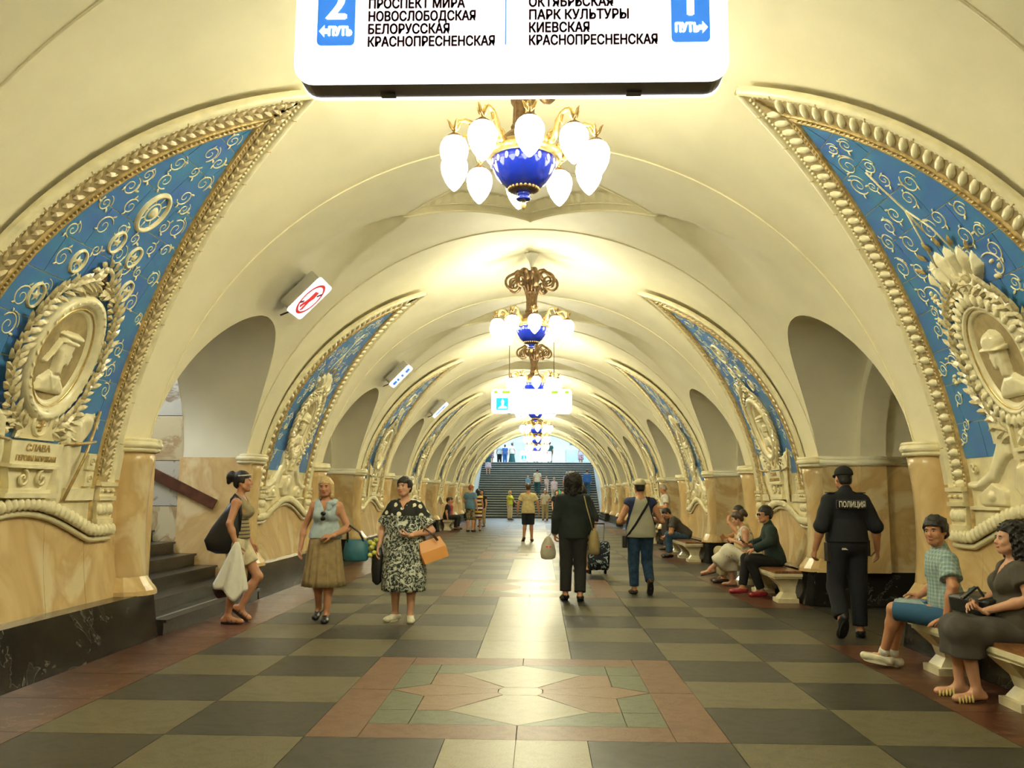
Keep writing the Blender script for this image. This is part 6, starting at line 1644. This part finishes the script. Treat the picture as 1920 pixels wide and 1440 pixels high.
quick('young man in grey T-shirt and jeans bent forward on the third bench', (3.72, 21.35, 0), 1.5, 1.76, 'm', GREY_T, JEANS2, HAIR_D, pose=ps, res=.014, fine=True, shoe=LEATH)
f = quick('grey-haired man in white shirt standing by the third right pylon, looking down', (3.66, 24.3, 0), 1.5, 1.82, 'm', WHITE_C, GREY_T, HAIR_G, pose=dict(head=(0, -.5, 0), elbL=(-.27, .0, 1.12), wriL=(-.12, .26, 1.12), elbR=(.27, .0, 1.12), wriR=(.12, .26, 1.12)), style='buzz')
g = prop('shoulder_bag', 'black bag held by the man in the white shirt', 'bag', f); MB().rings([[(-.05+hx*math.cos(2*PI*j/16), .34+hy*math.sin(2*PI*j/16), z) for j in range(16)] for z, hx, hy in ((.66, .12, .05), (.70, .16, .08), (.88, .15, .08), (.97, .10, .04))]).build('bag_body', LEATH, g, True); MB().tube([(-.14, .34, .95), (-.08, .32, 1.12), (.02, .34, .95)], .012, 6).build('strap', LEATH, g, True)
ps = dict(SIT); ps.update(lean=.12)
quick('dark-haired woman in burgundy dress sitting on the fourth right bench', (3.70, 28.5, 0), 1.5, 1.66, 'f', BURG, BURG, HAIR_D, pose=ps, style='bob', frac=1.1, shoe=WSHOE)
quick('man in patterned dark shirt sitting furthest on the fourth right bench', (3.70, 29.35, 0), 1.55, 1.72, 'm', GREYBR, KHAKI2, HAIR_D, pose=SIT, frac=1.1, shoe=WSHOE)
quick('man in pale yellow T-shirt and navy shorts walking away in mid-hall', (-.22, 28.0, 0), .0, 1.84, 'm', YELLOW, NAVY, HAIR_BR, pose=dict(ankL=(-.13, -.06, .12), toeL=(-.2, .8, -.5), ankR=(.11, .02, .09), elbL=(-.30, .0, 1.15), wriL=(-.33, .06, .9), elbR=(.30, 0, 1.15), wriR=(.33, .06, .9)), frac=.98, res=.014, wt=1.05, hem=-.1)
quick('ginger-haired man in blue T-shirt and camouflage shorts at left', (-2.62, 34.7, 0), -.35, 1.86, 'm', BLUE_T, CAMO, HAIR_R, SKIN_P, dict(elbL=(-.28, .02, 1.14), wriL=(-.2, .2, 1.0), head=(-.5, 0, 0)), frac=1.05, hem=-.1, wt=1.08)
quick('woman in red and yellow striped dress beside the ginger-haired man', (-2.38, 35.3, 0), .1, 1.70, 'f', STRIPES, STRIPES, HAIR_D, skirt=[(0, 0, 1.1, .15, .12), (0, 0, .8, .2, .17), (0, 0, .5, .21, .18)], sleeve=.1, style='bob')
quick('woman in black top and khaki trousers standing left of the far stairs', (-2.50, 40.0, 0), 2.7, 1.70, 'f', BLACK, KHAKI, HAIR_D, style='bob', sleeve=.3)
quick('man in dark shirt sitting on the far left bench, nearer the viewer', (-3.72, 36.0, 0), -1.5, 1.74, 'm', BLACK, TROU, HAIR_D, pose=ps)
quick('man in red shirt sitting on the far left bench behind the one in dark', (-3.72, 37.0, 0), -1.5, 1.74, 'm', fabric('red_cotton', (.35, .05, .07)), TROU, HAIR_D, pose=ps)
f = quick('blonde woman in lime green top and cream trousers before the far stairs', (-1.60, 51.0, 0), -2.3, 1.72, 'f', LIME, CREAM_C, HAIR_B, pose=dict(elbL=(-.3, .05, 1.12), wriL=(-.42, .2, .98)), style='bob', res=.02)
g = prop('shoulder_bag', 'black bag at the hip of the woman in lime green', 'bag', f); MB().rings([[(-.25+.06*math.cos(2*PI*j/12), .05+.13*math.sin(2*PI*j/12), z) for j in range(12)] for z in (.72, .75, .98, 1.0)]).build('bag_body', LEATH, g, True); MB().tube([(-.24, .05, 1.0), (-.1, .15, 1.25), (.12, .05, 1.46)], .012, 6).build('strap', LEATH, g, True)
quick('man in pale checked shirt and khaki trousers before the far stairs', (.48, 50.8, 0), PI, 1.80, 'm', CHECK_W, KHAKI2, HAIR_G, SKIN, dict(elbL=(-.3, 0, 1.12), wriL=(-.15, .2, 1.05)), res=.02, wt=1.1)
quick('dark-haired woman in black dress facing the viewer, left of the dark-jacketed man', (.92, 39.0, 0), PI+.3, 1.70, 'f', BLACK, BLACK, HAIR_BR, SKIN_P, skirt=SK, style='bob', res=.018)
quick('woman in burgundy beside the dark-haired woman in black', (1.22, 39.6, 0), PI-.4, 1.70, 'f', BURG, BLACK, HAIR_BR, SKIN_P, style='bob', res=.018)
# people on the long stair and the landing above
def on_stair(x, i): return (x, YS+RUN*(i+.45), RZ*(i+1))
WALK = dict(kneeL=(-.10, .22, .62), ankL=(-.10, .26, .25), ankR=(.10, -.02, .09))
quick('child in light blue climbing the far stairs', on_stair(-.62, 9), 0, 1.15, 'm', fabric('light_blue', (.15, .38, .62)), WHITE_C, HAIR_B, SKIN_P, WALK, res=.022, frac=.9)
quick('man in white shirt and teal trousers climbing the far stairs between children', on_stair(.0, 8), 0, 1.76, 'm', WHITE_C, TEALJ, HAIR_BR, SKIN_P, WALK, res=.022)
quick('child in pale pink climbing the far stairs', on_stair(.62, 9), 0, 1.12, 'f', PINKW, PINKW, HAIR_B, SKIN_P, WALK, res=.022)
f = quick('woman in lilac with white trousers climbing the far stairs', on_stair(1.10, 5), 0, 1.68, 'f', LILAC, WHITE_C, HAIR_G, SKIN_P, WALK, res=.022)
g = prop('plastic_bag', 'bright green plastic bag carried up the far stairs', 'bag', f); MB().rings([[(.33+hx*math.cos(2*PI*j/12), .05+.05*math.sin(2*PI*j/12), z) for j in range(12)] for z, hx in ((.5, .06), (.54, .12), (.7, .11), (.85, .04))]).build('bag_body', mat('green_plastic', (.05, .55, .22), .4), g, True); MB().tube([(.30, .05, .84), (.33, .05, .93), (.36, .05, .84)], .01, 5).build('handle', MATS['green_plastic'], g)
quick('grey-haired person in lilac grey climbing the far stairs', on_stair(1.95, 7), 0, 1.72, 'm', fabric('lilac_grey', (.32, .30, .42)), GREY_T, HAIR_G, SKIN_P, WALK, res=.022, frac=1.1)
quick('man in bright blue jacket climbing the far stairs at right', on_stair(3.30, 8), 0, 1.74, 'm', BLUEJ, JEANS2, HAIR_BR, SKIN, WALK, res=.022, sleeve=1.8)
quick('woman in dark top and pale skirt coming down the far stairs at left', on_stair(-3.45, 17), PI, 1.66, 'f', TEALJ, PINKW, HAIR_BR, SKIN_P, None, res=.022, skirt=SK)
for lb, x, y, H, sx, tp, bt, hr, sk in (('woman in pink printed dress on the upper landing at left', -3.6, 66.5, 1.68, 'f', PRINT_P, PRINT_P, HAIR_BR, SK), ('man in pale blue shirt and dark trousers on the upper landing', -3.05, 68.5, 1.72, 'm', SKYB, NAVY, HAIR_BR, None),
        ('boy in blue on the upper landing next to the man in pale blue', -2.6, 68.2, 1.62, 'm', BLUEJ, BLUEJ, HAIR_BR, None), ('woman in white top and long dark skirt on the upper landing', -2.05, 68.5, 1.78, 'f', WHITE_C, TEALJ, HAIR_BR, [(0, 0, 1.02, .15, .13), (0, 0, .6, .22, .2), (0, 0, .12, .3, .26)]),
        ('man in grey shirt in the middle of the upper landing', -.15, 68.5, 1.84, 'm', LILAC, TEALJ, HAIR_BR, None), ('man in teal jacket right of the far sign on the upper landing', .95, 67.8, 1.84, 'm', TEALJ, TEALJ, HAIR_BR, None), ('person in lilac at the right edge of the upper landing', 3.45, 69.0, 1.66, 'f', LILAC, PRINT_P, HAIR_BR, SK)):
    quick(lb, (x, y, ZTOP), 0.1, H, sx, tp, bt, hr, SKIN_P, None, res=.024, skirt=sk)

# ------------------------------------------------------------------ benches
SEATW = mat('bench_wood', (.22, .09, .035), .35, noise=.3, nscale=8)
def make_bench():
    b = empty('bench')
    MB().box(-1.0, 2.0, 3.44, 3.84, .375, .415).build('seat_slab', MAJ_L, b); MB().box(-.97, 1.97, 3.46, 3.84, .345, .375).build('slab_moulding', MAJ_L, b)
    for i in range(4): MB().box(-.98, 1.98, 3.46+i*.094, 3.46+i*.094+.088, .415, .45).build('seat_board', SEATW, b)
    for y in (-.75, .5, 1.75):
        R_ = [[(y+hw*a, 3.63+c+hd*.85*d, z) for a, d in ((-1, -1), (1, -1), (1, 1), (-1, 1))] for z, hw, hd, c in ((0, .15, .17, .03), (.06, .15, .17, .03), (.065, .12, .14, .04), (.14, .09, .10, .06), (.22, .10, .12, .05), (.30, .13, .18, .02), (.345, .15, .21, .0))]
        MB().rings(R_).build('pedestal', MAJ_L, b)
    return b
bn = make_bench(); first = True
for k, side, lb in ((0, 1, 'cream stone bench with brown boards at the nearest right pylon'), (1, 1, 'cream stone bench with brown boards at the second right pylon'), (2, 1, 'cream stone bench with brown boards at the third right pylon'), (3, 1, 'cream stone bench at the fourth right pylon'), (4, -1, 'cream stone bench far along the left side under two seated men')):
    o = bn if first else copy_tree(bn); first = False
    o.location = (0, Y0+k*PP, 0); o.rotation_euler = (0, 0, -PI/2 if side == 1 else PI/2); o.name = 'bench'
    tag(o, lb, 'bench', 'stone benches along the pylons')
